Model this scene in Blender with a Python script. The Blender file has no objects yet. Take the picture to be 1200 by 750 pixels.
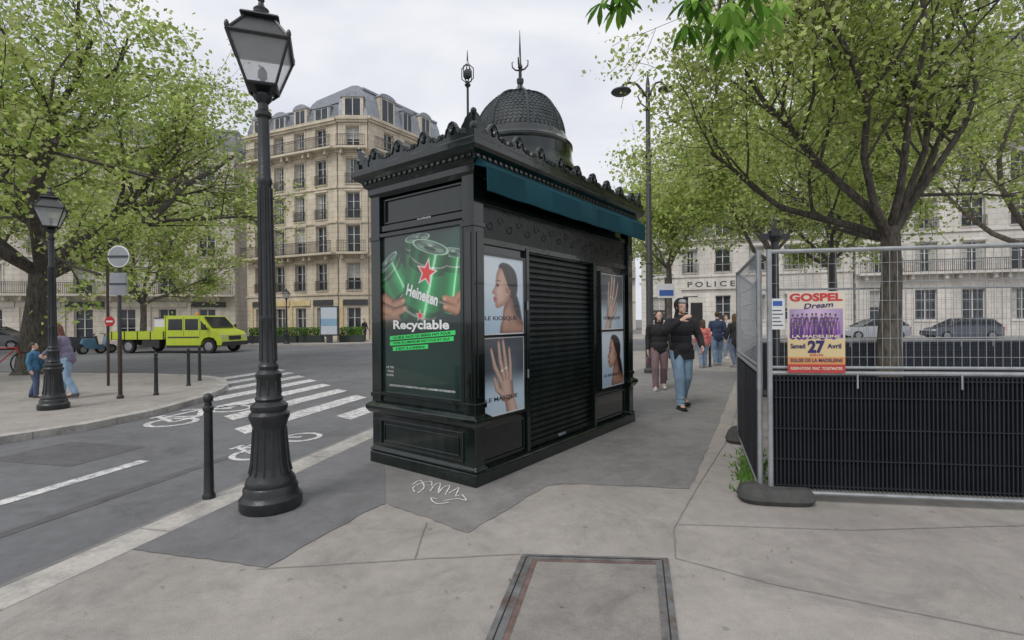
import bpy, math, random
import numpy as np
from mathutils import Vector, Matrix
random.seed(7); rng=np.random.default_rng(5)
R=math.radians
# ---------------------------------------------------------------- camera maths
F=580.0; CH=1.5; CA=R(0.5)
def ray(px,py):
    cx=(px-600)/F; cy=(375-py)/F
    return Vector((math.cos(CA)*cx+math.sin(CA)*cy,1.0,-math.sin(CA)*cx+math.cos(CA)*cy))
def G(px,py,z=0.0):
    d=ray(px,py); t=(z-CH)/d.z
    return (d.x*t,d.y*t)
def W(px,py,Y):
    d=ray(px,py)*Y
    return (d.x,d.y,d.z+CH)
scene=bpy.context.scene
cd=bpy.data.cameras.new("camera"); cam=bpy.data.objects.new("camera",cd)
scene.collection.objects.link(cam); scene.camera=cam
cd.sensor_width=36; cd.lens=36*F/1200; cd.clip_start=0.05; cd.clip_end=2000
cam.location=(0,0,CH); cam.rotation_euler=(R(90),CA,0)
scene.view_settings.view_transform='Standard'; scene.view_settings.look='None'; scene.view_settings.exposure=0
# ---------------------------------------------------------------- materials
def mat(name,col,rough=.7,metal=0,var=.15,scale=3,bump=0,bscale=40,coat=0,trans=0,kind=None,spec=.5,p=None):
    m=bpy.data.materials.new(name); m.use_nodes=True; nt=m.node_tree; N=nt.nodes; L=nt.links
    b=N['Principled BSDF']; b.inputs['Roughness'].default_value=rough; b.inputs['Metallic'].default_value=metal
    b.inputs['Specular IOR Level'].default_value=spec
    b.inputs['Coat Weight'].default_value=coat
    tc=N.new('ShaderNodeTexCoord')
    no=N.new('ShaderNodeTexNoise'); no.inputs['Scale'].default_value=scale; no.inputs['Detail'].default_value=6
    no.inputs['Roughness'].default_value=.65
    L.new(tc.outputs['Object'],no.inputs['Vector'])
    rp=N.new('ShaderNodeValToRGB'); e=rp.color_ramp.elements
    e[0].position=.3; e[1].position=.7
    e[0].color=(*[c*(1-var) for c in col],1); e[1].color=(*[min(1,c*(1+var)) for c in col],1)
    L.new(no.outputs['Fac'],rp.inputs['Fac'])
    out=rp.outputs['Color']
    def mul(a,bk,fac=1):
        mx=N.new('ShaderNodeMixRGB'); mx.blend_type='MULTIPLY'; mx.inputs['Fac'].default_value=fac
        L.new(a,mx.inputs[1]); L.new(bk,mx.inputs[2]); return mx.outputs[0]
    def ramp(src,p0,c0,p1,c1):
        r=N.new('ShaderNodeValToRGB'); q=r.color_ramp.elements
        q[0].position=p0;q[1].position=p1;q[0].color=(c0,c0,c0,1);q[1].color=(c1,c1,c1,1)
        L.new(src,r.inputs['Fac']); return r.outputs['Color']
    def noise(sc,det=8,ro=.7,di=0,vec=None):
        n_=N.new('ShaderNodeTexNoise'); n_.inputs['Scale'].default_value=sc; n_.inputs['Detail'].default_value=det; n_.inputs['Roughness'].default_value=ro; n_.inputs['Distortion'].default_value=di
        L.new(vec or tc.outputs['Object'],n_.inputs['Vector']); return n_.outputs['Fac']
    hgt=None
    if kind=='asphalt':
        out=mul(out,ramp(noise(.45),.32,.76,.68,1.12))
        g_=noise(190,3,.8); out=mul(out,ramp(g_,.35,.60,.65,1.32),.8)
        vo=N.new('ShaderNodeTexVoronoi'); vo.inputs['Scale'].default_value=2.6
        L.new(tc.outputs['Object'],vo.inputs['Vector'])
        out=mul(out,ramp(vo.outputs['Distance'],.035,.58,.06,1),.7)
        vo2=N.new('ShaderNodeTexVoronoi'); vo2.inputs['Scale'].default_value=7.3
        L.new(tc.outputs['Object'],vo2.inputs['Vector'])
        out=mul(out,ramp(vo2.outputs['Distance'],.05,.74,.09,1),.6)
        out=mul(out,ramp(noise(1.3,10,.8,.8),.36,.74,.50,1),.85)
        out=mul(out,ramp(noise(9,6,.7,.3),.34,.90,.62,1.05),.9)
        hgt=g_
    if kind=='stone':
        mp=N.new('ShaderNodeMapping'); mp.inputs['Scale'].default_value=(1.6,1,.5)
        L.new(tc.outputs['Object'],mp.inputs['Vector'])
        out=mul(out,ramp(noise(.35,8,.7,0,mp.outputs[0]),.35,.74,.65,1.05))
        sx=N.new('ShaderNodeSeparateXYZ'); cb=N.new('ShaderNodeCombineXYZ'); L.new(tc.outputs['Object'],sx.inputs[0])
        L.new(sx.outputs[0],cb.inputs[0]); L.new(sx.outputs[2],cb.inputs[1])
        bk=N.new('ShaderNodeTexBrick'); bk.inputs['Scale'].default_value=1; bk.inputs['Brick Width'].default_value=1.1; bk.inputs['Row Height'].default_value=.42
        bk.inputs['Mortar Size'].default_value=.018; bk.inputs['Color1'].default_value=(1,1,1,1); bk.inputs['Color2'].default_value=(.9,.89,.87,1); bk.inputs['Mortar'].default_value=(.6,.58,.55,1)
        L.new(cb.outputs[0],bk.inputs['Vector']); out=mul(out,bk.outputs['Color'],.75)
    if kind=='slate':
        sx=N.new('ShaderNodeSeparateXYZ'); cb=N.new('ShaderNodeCombineXYZ'); L.new(tc.outputs['Object'],sx.inputs[0])
        L.new(sx.outputs[0],cb.inputs[0]); L.new(sx.outputs[2],cb.inputs[1])
        bk=N.new('ShaderNodeTexBrick'); bk.inputs['Scale'].default_value=1; bk.inputs['Brick Width'].default_value=.5; bk.inputs['Row Height'].default_value=.3
        bk.inputs['Mortar Size'].default_value=.02; bk.inputs['Color1'].default_value=(1,1,1,1); bk.inputs['Color2'].default_value=(.8,.8,.82,1); bk.inputs['Mortar'].default_value=(.6,.6,.6,1)
        L.new(cb.outputs[0],bk.inputs['Vector']); out=mul(out,bk.outputs['Color'],.8)
    if kind=='paint':
        out=mul(out,ramp(noise(11,9,.85),.40,.30,.54,1)); out=mul(out,ramp(noise(1.1,6,.7),.35,.72,.6,1))
    if kind=='kerb':
        wv=N.new('ShaderNodeTexWave'); wv.inputs['Scale'].default_value=.32; wv.bands_direction='Y'; wv.wave_profile='SAW'
        L.new(tc.outputs['Object'],wv.inputs['Vector']); out=mul(out,ramp(wv.outputs['Fac'],.0,.45,.03,1))
        out=mul(out,ramp(noise(2.3,8,.75),.35,.55,.55,1))
    if kind=='grime':
        mp=N.new('ShaderNodeMapping'); mp.inputs['Scale'].default_value=(7,7,1.2)
        L.new(tc.outputs['Object'],mp.inputs['Vector']); out=mul(out,ramp(noise(1.5,8,.5,0,mp.outputs[0]),.4,.7,.72,1.8))
    if kind=='rust':
        n2=noise(6,9,.75); mx=N.new('ShaderNodeMixRGB'); L.new(ramp(n2,.48,0,.66,1),mx.inputs['Fac']); L.new(out,mx.inputs[1]); mx.inputs[2].default_value=(.12,.085,.07,1); out=mx.outputs[0]
    if kind=='bark':
        mp=N.new('ShaderNodeMapping'); mp.inputs['Scale'].default_value=(9,9,2)
        L.new(tc.outputs['Object'],mp.inputs['Vector']); hgt=noise(2.5,8,.5,0,mp.outputs[0])
        out=mul(out,ramp(hgt,.35,.5,.6,1.25))
    L.new(out,b.inputs['Base Color'])
    rr=N.new('ShaderNodeMapRange'); rr.inputs['To Min'].default_value=max(.02,rough-.08); rr.inputs['To Max'].default_value=min(1,rough+.1)
    L.new(no.outputs['Fac'],rr.inputs['Value']); L.new(rr.outputs[0],b.inputs['Roughness'])
    if bump>0:
        if hgt is None: hgt=noise(bscale,4,.5)
        bp=N.new('ShaderNodeBump'); bp.inputs['Strength'].default_value=bump; bp.inputs['Distance'].default_value=.01
        L.new(hgt,bp.inputs['Height']); L.new(bp.outputs[0],b.inputs['Normal'])
    if trans>0:
        tr=N.new('ShaderNodeBsdfTranslucent'); mx=N.new('ShaderNodeMixShader'); mx.inputs[0].default_value=trans
        L.new(out,tr.inputs['Color']); L.new(b.outputs[0],mx.inputs[1]); L.new(tr.outputs[0],mx.inputs[2])
        last=mx.outputs[0]
        if kind=='clear':
            tp_=N.new('ShaderNodeBsdfTransparent'); m2=N.new('ShaderNodeMixShader'); m2.inputs[0].default_value=.5
            L.new(last,m2.inputs[1]); L.new(tp_.outputs[0],m2.inputs[2]); last=m2.outputs[0]
        L.new(last,N['Material Output'].inputs['Surface'])
    return m
M_road=mat('road_asphalt',(.165,.167,.175),.85,var=.1,scale=6,bump=.3,kind='asphalt')
M_side=mat('pavement_asphalt',(.365,.338,.312),.85,var=.07,scale=3,bump=.2,kind='asphalt')
M_patch=mat('dark_asphalt',(.195,.195,.20),.85,var=.1,scale=5,bump=.35,kind='asphalt')
M_patch2=mat('grey_asphalt',(.245,.238,.232),.85,var=.1,scale=5,bump=.35,kind='asphalt')
M_ground=mat('far_ground',(.16,.155,.15),.9,var=.1,scale=1)
M_kerb=mat('granite',(.44,.42,.39),.8,var=.15,scale=30,kind='kerb')
M_joint=mat('joint_tar',(.20,.19,.175),.9,var=.3,scale=12)
M_white=mat('road_paint',(.74,.74,.73),.75,var=.08,scale=8,kind='paint')
M_iron=mat('cast_iron',(.020,.022,.024),.36,var=.3,scale=14,bump=.25,bscale=60)
M_irong=mat('grey_iron',(.05,.052,.055),.45,var=.25,scale=12,bump=.15,bscale=60)
M_kio=mat('kiosk_green_black',(.0045,.0095,.0078),.17,var=.3,scale=5,bump=.08,bscale=18,coat=.45,kind='grime')
M_kio2=mat('kiosk_gloss_black',(.004,.006,.006),.06,var=.3,scale=3,coat=.6)
M_kiot=mat('kiosk_zinc_scales',(.055,.064,.067),.55,var=.45,scale=7,bump=.2,bscale=30,spec=.3)
M_orn=mat('kiosk_frieze',(.003,.0045,.0045),.22,var=.4,scale=20,bump=.22,bscale=16,coat=0,spec=.35)
M_shut=mat('shutter_metal',(.010,.016,.0145),.30,metal=.2,var=.25,scale=6,kind='grime')
M_awn=mat('awning_teal',(.005,.052,.070),.8,var=.22,scale=2.5,bump=.2,bscale=60,spec=.25)
M_glassl=mat('lantern_glass',(.80,.82,.83),.12,var=.08,scale=5,trans=.45,kind='clear')
M_galv=mat('galvanised_steel',(.36,.38,.39),.42,metal=.5,var=.2,scale=9)
M_black=mat('black_plastic',(.010,.012,.018),.5,var=.35,scale=3,bump=.1)
M_rubber=mat('rubber_block',(.06,.06,.058),.85,var=.35,scale=8,bump=.3)
M_bark=mat('bark',(.15,.13,.11),.95,var=.3,scale=4,bump=.8,kind='bark')
M_bark2=mat('bark_dark',(.085,.075,.062),.95,var=.3,scale=4,bump=.8,kind='bark')
def leafm(n,c,tr=.45):
    m=bpy.data.materials.new(n); m.use_nodes=True; nt=m.node_tree; N=nt.nodes; L=nt.links; N.remove(N['Principled BSDF'])
    d=N.new('ShaderNodeBsdfDiffuse'); t=N.new('ShaderNodeBsdfTranslucent'); mx=N.new('ShaderNodeMixShader'); mx.inputs[0].default_value=tr
    g=N.new('ShaderNodeNewGeometry'); rp=N.new('ShaderNodeValToRGB'); q=rp.color_ramp.elements
    q[0].color=(*[x*.70 for x in c],1); q[1].color=(*[min(1,x*1.30) for x in c],1); L.new(g.outputs['Random Per Island'],rp.inputs['Fac'])
    L.new(rp.outputs[0],d.inputs[0]); L.new(rp.outputs[0],t.inputs[0]); L.new(d.outputs[0],mx.inputs[1]); L.new(t.outputs[0],mx.inputs[2]); L.new(mx.outputs[0],N['Material Output'].inputs['Surface'])
    return m
LV=[leafm('leaf_a',(.40,.51,.14)),leafm('leaf_b',(.50,.58,.20)),leafm('leaf_c',(.25,.35,.09)),leafm('leaf_d',(.56,.60,.28))]
LD=[leafm('leaf_e',(.20,.38,.06)),leafm('leaf_f',(.30,.50,.11)),leafm('leaf_g',(.10,.22,.035))]
M_cream=mat('cream_stone',(.68,.60,.48),.85,var=.1,scale=2,kind='stone')
M_cream2=mat('pale_stone',(.68,.63,.55),.85,var=.1,scale=2,kind='stone')
M_white2=mat('white_stone',(.70,.67,.62),.85,var=.1,scale=2,kind='stone')
M_slate=mat('slate',(.17,.182,.205),.5,var=.2,scale=3,kind='slate')
M_zinc=mat('zinc',(.27,.29,.32),.45,var=.2,scale=3)
M_wglass=mat('window_glass',(.035,.042,.05),.08,var=.4,scale=2)
M_curt=mat('curtain',(.42,.41,.38),.5,var=.2,scale=6)
M_frame=mat('window_frame',(.62,.61,.58),.6,var=.08)
M_rail=mat('railing_iron',(.035,.036,.04),.5,var=.2)
M_yel=mat('yellow_front',(.62,.50,.26),.6,var=.2)
M_dark=mat('dark_opening',(.015,.015,.017),.6,var=.2)
M_brick=mat('chimney_brick',(.40,.33,.26),.9,var=.2,scale=4)
M_skin=mat('skin',(.62,.40,.31),.55,var=.08,scale=20)
# ---------------------------------------------------------------- mesh builder
def link(o,parent=None):
    scene.collection.objects.link(o)
    if parent is not None: o.parent=parent
    return o
def basis(d):
    d=Vector(d).normalized(); a=Vector((0,0,1)) if abs(d.z)<.95 else Vector((1,0,0))
    x=d.cross(a).normalized(); y=d.cross(x).normalized(); return x,y,d
class MB:
    def __init__(s): s.v=[];s.f=[];s.m=[];s.mats=[];s.M=None
    def mi(s,m):
        if m not in s.mats: s.mats.append(m)
        return s.mats.index(m)
    def add(s,vs,fs,m):
        o=len(s.v); i=s.mi(m)
        if s.M is not None: vs=[s.M@Vector(v) for v in vs]
        s.v.extend([tuple(v) for v in vs])
        for f in fs: s.f.append([a+o for a in f]); s.m.append(i)
    def box(s,x0,x1,y0,y1,z0,z1,m):
        s.add([(x0,y0,z0),(x1,y0,z0),(x1,y1,z0),(x0,y1,z0),(x0,y0,z1),(x1,y0,z1),(x1,y1,z1),(x0,y1,z1)],
              [(0,3,2,1),(4,5,6,7),(0,1,5,4),(1,2,6,5),(2,3,7,6),(3,0,4,7)],m)
    def lathe(s,prof,m,x=0,y=0,n=16,rot=0,sq=None):
        vs=[];fs=[]
        for r,z in prof:
            for k in range(n):
                a=2*math.pi*k/n+rot; vs.append((x+r*math.cos(a),y+r*math.sin(a),z))
        for j in range(len(prof)-1):
            for k in range(n):
                k2=(k+1)%n; fs.append((j*n+k,j*n+k2,(j+1)*n+k2,(j+1)*n+k))
        fs.append(tuple(reversed(range(n)))); fs.append(tuple((len(prof)-1)*n+k for k in range(n)))
        s.add(vs,fs,m)
    def rect(s,x0,x1,y0,y1,prof,m,cap=True):
        vs=[];fs=[]
        for o,z in prof: vs+=[(x0-o,y0-o,z),(x1+o,y0-o,z),(x1+o,y1+o,z),(x0-o,y1+o,z)]
        for j in range(len(prof)-1):
            for k in range(4):
                k2=(k+1)%4; fs.append((j*4+k,j*4+k2,j*4+4+k2,j*4+4+k))
        if cap: fs.append((3,2,1,0)); q=(len(prof)-1)*4; fs.append((q,q+1,q+2,q+3))
        s.add(vs,fs,m)
    def tube(s,pts,rad,m,n=8):
        pts=[Vector(p) for p in pts]
        if not isinstance(rad,(list,tuple)): rad=[rad]*len(pts)
        vs=[];fs=[]; px=None
        for i,p in enumerate(pts):
            d=(pts[min(i+1,len(pts)-1)]-pts[max(i-1,0)])
            if d.length<1e-9: d=Vector((0,0,1))
            d.normalize()
            if px is None: x,y,_=basis(d)
            else:
                x=(px-d*px.dot(d)); x=x.normalized() if x.length>1e-6 else basis(d)[0]; y=d.cross(x)
            px=x
            for k in range(n):
                a=2*math.pi*k/n; vs.append(p+(x*math.cos(a)+y*math.sin(a))*rad[i])
        for j in range(len(pts)-1):
            for k in range(n):
                k2=(k+1)%n; fs.append((j*n+k,j*n+k2,(j+1)*n+k2,(j+1)*n+k))
        fs.append(tuple(reversed(range(n)))); fs.append(tuple((len(pts)-1)*n+k for k in range(n)))
        s.add(vs,fs,m)
    def cap(s,p0,r0,p1,r1,m,n=10):
        p0=Vector(p0);p1=Vector(p1); d=(p1-p0).normalized() if (p1-p0).length>1e-6 else Vector((0,0,1))
        P=[];Q=[]
        for a in (80,50,22): P.append(p0-d*r0*math.sin(R(a))); Q.append(r0*math.cos(R(a)))
        P.append(p0);Q.append(r0);P.append(p1);Q.append(r1)
        for a in (22,50,80): P.append(p1+d*r1*math.sin(R(a))); Q.append(r1*math.cos(R(a)))
        s.tube(P,Q,m,n)
    def ell(s,c,r,m,n=14,k=9,rot=None):
        vs=[];fs=[];c=Vector(c)
        for j in range(k+1):
            t=-math.pi/2+math.pi*(j+.02)/(k+.04)
            for i in range(n):
                a=2*math.pi*i/n; q=Vector((r[0]*math.cos(t)*math.cos(a),r[1]*math.cos(t)*math.sin(a),r[2]*math.sin(t)))
                if rot is not None: q=rot@q
                vs.append(c+q)
        for j in range(k):
            for i in range(n):
                i2=(i+1)%n; fs.append((j*n+i,j*n+i2,(j+1)*n+i2,(j+1)*n+i))
        fs.append(tuple(reversed(range(n)))); fs.append(tuple(k*n+i for i in range(n)))
        s.add(vs,fs,m)
    def prism(s,poly,f,m):
        n=len(poly); vs=[f(a,b,0) for a,b in poly]+[f(a,b,1) for a,b in poly]
        fs=[tuple(range(n)),tuple(reversed(range(n,2*n)))]+[(k,(k+1)%n,n+(k+1)%n,n+k) for k in range(n)]
        s.add(vs,fs,m)
    def poly(s,pts,z,m): s.add([(a,b,z) for a,b in pts],[tuple(range(len(pts)))],m)
    def bar(s,p0,p1,w,h,m):
        p0=Vector(p0);p1=Vector(p1); d=(p1-p0).normalized()
        if abs(d.z)>.99: x=Vector((1,0,0)); y=Vector((0,1,0))
        else: x=d.cross(Vector((0,0,1))).normalized(); y=x.cross(d).normalized()
        c=[(-w/2,-h/2),(w/2,-h/2),(w/2,h/2),(-w/2,h/2)]
        vs=[p0+x*a+y*b for a,b in c]+[p1+x*a+y*b for a,b in c]
        s.add(vs,[(0,1,2,3),(7,6,5,4),(0,4,5,1),(1,5,6,2),(2,6,7,3),(3,7,4,0)],m)
    def mesh(s,name,smooth=False):
        me=bpy.data.meshes.new(name); me.from_pydata(s.v,[],s.f)
        for m in s.mats: me.materials.append(m)
        me.polygons.foreach_set('material_index',s.m)
        import bmesh
        bm=bmesh.new(); bm.from_mesh(me); bmesh.ops.recalc_face_normals(bm,faces=bm.faces)
        bm.to_mesh(me); bm.free()
        if smooth is True:
            me.polygons.foreach_set('use_smooth',[True]*len(me.polygons))
            try: me.set_sharp_from_angle(angle=R(38))
            except Exception: pass
        me.update(); return me
    def obj(s,name,parent=None,loc=(0,0,0),rz=0,smooth=False,kind=None,label=None,cat=None,group=None,bevel=0):
        o=bpy.data.objects.new(name,s.mesh(name,smooth)); link(o,parent); o.location=loc; o.rotation_euler=(0,0,rz)
        tag(o,label,cat,group,kind)
        if bevel>0:
            b=o.modifiers.new('b','BEVEL'); b.width=bevel; b.segments=2; b.limit_method='ANGLE'
        return o
def tag(o,label=None,cat=None,group=None,kind=None):
    if label: o['label']=label
    if cat: o['category']=cat
    if group: o['group']=group
    if kind: o['kind']=kind
    return o
def empty(name,loc=(0,0,0),rz=0,label=None,cat=None,group=None,rot=None):
    e=bpy.data.objects.new(name,None); e.empty_display_size=.2; link(e); e.location=loc
    e.rotation_euler=rot if rot else (0,0,rz); return tag(e,label,cat,group)
def copy_thing(e,loc,rz=None,label=None,scale=None,rot=None):
    c=e.copy(); scene.collection.objects.link(c); c.location=loc
    if rz is not None: c.rotation_euler=(0,0,rz)
    if rot: c.rotation_euler=rot
    if scale: c.scale=(scale,)*3
    if label: c['label']=label
    def rec(a,b):
        for ch in list(a.children):
            k=ch.copy(); scene.collection.objects.link(k); k.parent=b; k.matrix_parent_inverse=ch.matrix_parent_inverse.copy(); rec(ch,k)
    rec(e,c); return c
_tc={}
def text2d(t,size=1,bold=0.0):
    key=(t,bold)
    if key not in _tc:
        cu=bpy.data.curves.new('t','FONT'); cu.body=t; cu.size=1; cu.offset=bold; cu.align_x='CENTER'; cu.align_y='CENTER'; cu.resolution_u=3
        o=bpy.data.objects.new('t',cu); scene.collection.objects.link(o)
        dg=bpy.context.evaluated_depsgraph_get(); me=bpy.data.meshes.new_from_object(o.evaluated_get(dg))
        vs=[(v.co.x,v.co.y) for v in me.vertices]; fs=[tuple(p.vertices) for p in me.polygons]
        bpy.data.objects.remove(o); bpy.data.meshes.remove(me); bpy.data.curves.remove(cu)
        _tc[key]=(vs,fs)
    return _tc[key]
def put_text(mb,t,cx,cy,w,h,z,m,bold=0.0,rot=0,shear=0):
    vs,fs=text2d(t,1,bold)
    if not vs: return
    xs=[v[0] for v in vs]; ys=[v[1] for v in vs]; W0=max(xs)-min(xs); H0=max(ys)-min(ys); mx=(max(xs)+min(xs))/2; my=(max(ys)+min(ys))/2
    c,s_=math.cos(rot),math.sin(rot)
    o=[]
    for x,y in vs:
        a=(x-mx)/W0*w; b=(y-my)/H0*h; a+=b*shear; o.append((cx+a*c-b*s_,cy+a*s_+b*c,z))
    mb.add(o,fs,m)
# ---------------------------------------------------------------- world, light
w=bpy.data.worlds.new("World"); scene.world=w; w.use_nodes=True; nt=w.node_tree; N=nt.nodes; L=nt.links
bg=N['Background']; bg.inputs['Strength'].default_value=.1
SE,SAZ=R(52),R(215)
sk=N.new('ShaderNodeTexSky'); sk.sky_type='NISHITA'; sk.sun_disc=False; sk.sun_elevation=SE; sk.sun_rotation=SAZ; sk.dust_density=3
tc=N.new('ShaderNodeTexCoord'); mp=N.new('ShaderNodeMapping'); mp.inputs['Scale'].default_value=(1,1,2.6)
no=N.new('ShaderNodeTexNoise'); no.inputs['Scale'].default_value=2.2; no.inputs['Detail'].default_value=5; no.inputs['Roughness'].default_value=.5; no.inputs['Distortion'].default_value=.4
rp=N.new('ShaderNodeValToRGB'); e=rp.color_ramp.elements; e[0].position=.35; e[1].position=.65
e[0].color=(.70,.73,.83,1); e[1].color=(.97,.98,1.0,1)
vm=N.new('ShaderNodeVectorMath'); vm.operation='SCALE'; vm.inputs['Scale'].default_value=10.0
mx=N.new('ShaderNodeMixRGB'); mx.inputs['Fac'].default_value=.95
L.new(tc.outputs['Generated'],mp.inputs[0]); L.new(mp.outputs[0],no.inputs['Vector']); L.new(no.outputs['Fac'],rp.inputs['Fac'])
L.new(rp.outputs['Color'],vm.inputs[0]); L.new(sk.outputs[0],mx.inputs[1]); L.new(vm.outputs[0],mx.inputs[2]); L.new(mx.outputs[0],bg.inputs['Color'])
sd=bpy.data.lights.new('sun','SUN'); sd.energy=1.5; sd.angle=R(22); sd.color=(1,.96,.9)
so=bpy.data.objects.new('sun',sd); link(so)
dv=Vector((math.sin(SAZ)*math.cos(SE),math.cos(SAZ)*math.cos(SE),math.sin(SE)))
so.rotation_euler=dv.to_track_quat('Z','Y').to_euler()
# ---------------------------------------------------------------- ground
RZ=-.1
mb=MB(); mb.poly([(-500,-60),(500,-60),(500,900),(-500,900)],-.108,M_ground); mb.obj('ground',kind='structure')
mb=MB(); mb.poly([(-90,-12),(60,-12),(60,46),(-90,46)],-.1,M_road); mb.obj('road',kind='structure')
K0=Vector((*G(0,690),0)); K1=Vector((*G(430,505),0)); KD=(K1-K0).normalized(); KN=Vector((KD.y,-KD.x,0))
kA=K0-KD*9; kB=K0+KD*21
def slab(name,pts,z0,z1,m):
    mb=MB(); mb.prism(pts,lambda a,b,s:(a,b,z1 if s==0 else z0),m); return mb.obj(name,kind='structure')
p=lambda v:(v.x,v.y)
slab('pavement',[p(kA+KN*.26),p(kB+KN*.26),(60,kB.y-2),(60,-12)],-.104,0,M_side)
mb=MB(); Lk=(kB-kA).length
mb.box(0,.27,0,Lk,-.102,.003,M_kerb)
mb.obj('kerb',loc=(kA.x,kA.y,0),rz=math.atan2(KD.y,KD.x)-R(90),kind='structure')
def road_quad(mb,u0,u1,w0,w1,z,m,sk=0):
    P=[]
    for u,w_ in ((u0,w0),(u1,w0),(u1+sk,w1),(u0+sk,w1)):
        q=K0+KD*u-KN*w_; P.append((q.x,q.y))
    mb.poly(P,z,m)
mb=MB(); road_quad(mb,-9,20,.0,.28,-.096,M_patch2); mb.obj('road_gutter',kind='structure')
isl=[(-700,640),(-300,563),(0,512),(100,497),(180,481),(235,466),(260,456),(268,449),(262,443),(240,440),(180,438),(60,437),(-500,440),(-1500,470)]
ip=[G(*q) for q in isl]
slab('pavement',ip,-.104,0,M_side)
mb=MB()
for i in range(0,12):
    a=Vector((*ip[i],0));b=Vector((*ip[i+1],0)); d=(b-a).normalized(); q=Vector((-d.y,d.x,0))
    if q.dot(Vector((-11,11.5,0))-a)<0: q=-q
    mb.prism([p(a-q*.01),p(b-q*.01+d*.02),p(b+q*.2),p(a+q*.2)],lambda x,y,s:(x,y,.004+.0003*i if s==0 else -.1),M_kerb)
mb.obj('kerb',kind='structure')
slab('pavement',[(-90,33.5),(-12,33.0),(-3,36),(-3,48),(-90,52)],-.104,0,M_side)
slab('pavement',[(8,37),(60,27.5),(60,50),(8,50)],-.104,0,M_side)
def along_kerb(px,py):
    g=Vector((*G(px,py),0)); u=(g-K0).dot(KD); return p(K0+KD*u+KN*.275)
k1_=along_kerb(118,640); k2_=along_kerb(436,505)
def wig(pts,n=10,amp=.012):
    out=[]
    for i in range(len(pts)-1):
        a=Vector(pts[i]);b=Vector(pts[i+1])
        for k in range(n): out.append(tuple(a.lerp(b,k/n)+(Vector((random.uniform(-amp,amp),random.uniform(-amp,amp))) if k else Vector((0,0)))))
    out.append(pts[-1]); return out
e1=wig([G(312,666),G(425,602),G(452,590)],14,.012); e0=wig([k1_,G(312,666)],14,.012)
mb=MB(); mb.poly(e0[:-1]+e1+[G(452,556),G(446,520),k2_],.0045,M_patch); mb.obj('pavement_patch',kind='structure')
e2=wig([G(453,590),G(548,625),G(640,570),G(660,567),G(808,573),G(832,520),G(866,436)],14,.014)
mb=MB(); mb.poly(e2+[G(760,430),G(600,470),G(446,521),G(453,556)],.0042,M_patch2); mb.obj('pavement_patch',kind='structure')
mb=MB()
def strip(mb,pts,wd,z,m):
    for i in range(len(pts)-1):
        a=Vector((*pts[i],0));b=Vector((*pts[i+1],0)); d=(b-a).normalized(); q=Vector((d.y,-d.x,0))*wd/2
        mb.poly([p(a+q),p(b+q),p(b-q),p(a-q)],z+.0001*(i%3),m)
for l in [[(500,613),(486,656),(610,650)],[(795,615),(1000,622),(1250,615)],[(868,470),(850,520),(815,575),(790,620),(792,655)],[(792,655),(900,684),(1200,745)],[(486,656),(300,668)]]:
    strip(mb,wig([G(*q) for q in l],8,.004),.006,.006,M_joint)
mb.obj('pavement_joint',kind='structure')
mb=MB()
def uw(px,py):
    g=Vector((*G(px,py,RZ),0))-K0; return g.dot(KD),-g.dot(KN)
u0,w0=uw(-60,608); u1,_=uw(183,541)
road_quad(mb,u0-2,u1,w0-.07,w0+.09,-.0955,M_white)
us,ws=uw(273,508)
for k in range(-1,7):
    ww=ws+k*.95; a=us+k*.95*.85
    if k==-1: a+=2.0
    road_quad(mb,a,a+3.4,ww-.21,ww+.21,-.0955,M_white,.25)
for (u,w_) in [(us+12,ws+1),(us+15,ws+5)]: road_quad(mb,u,u+3,w_,w_+.14,-.0955,M_white)
mb.obj('road_marking',kind='structure')
M_tar=mat('road_repair',(.12,.12,.125),.8,var=.15,scale=8,bump=.3,kind='asphalt')
mb=MB(); road_quad(mb,-2,4.2,1.1,1.22,-.097,M_tar); road_quad(mb,1,9,4.9,5.0,-.097,M_tar); road_quad(mb,2.2,3.1,2.6,3.9,-.0972,M_tar); mb.obj('road_repair',kind='structure')
def bike_mark(cu,cw,sc):
    mb=MB()
    def Q(u,w_): q=K0+KD*(cu+u*sc)-KN*(cw+w_*sc); return (q.x,q.y)
    def ring(a,b,r):
        n=20
        for k in range(n):
            t0=2*math.pi*k/n;t1=2*math.pi*(k+1)/n
            mb.poly([Q(a+r*math.cos(t0),b+r*math.sin(t0)),Q(a+r*math.cos(t1),b+r*math.sin(t1)),Q(a+(r-.10)*math.cos(t1),b+(r-.10)*math.sin(t1)),Q(a+(r-.10)*math.cos(t0),b+(r-.10)*math.sin(t0))],-.0955,M_white)
    ring(-.62,0,.38); ring(.62,0,.38)
    def ln(a,b,k):
        A=Vector(a);B=Vector(b);d=(B-A).normalized();q=Vector((-d.y,d.x))*.045
        mb.poly([Q(*(A+q)),Q(*(B+q)),Q(*(B-q)),Q(*(A-q))],-.095+.0003*k,M_white)
    for k,(a,b) in enumerate([((-.62,0),(-.1,0)),((-.1,0),(.45,.5)),((.45,.5),(-.35,.5)),((-.62,0),(-.3,.62)),((-.1,0),(-.35,.55)),((.62,0),(.4,.7)),((.4,.7),(.25,.75)),((-.45,.64),(-.15,.64))]): ln(a,b,k)
    mb.obj('bicycle_marking',kind='structure')
c=uw(228,486); bike_mark(c[0],c[1]-.2,1.0)
c=uw(312,521); bike_mark(c[0],c[1]-.2,.72)
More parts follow.
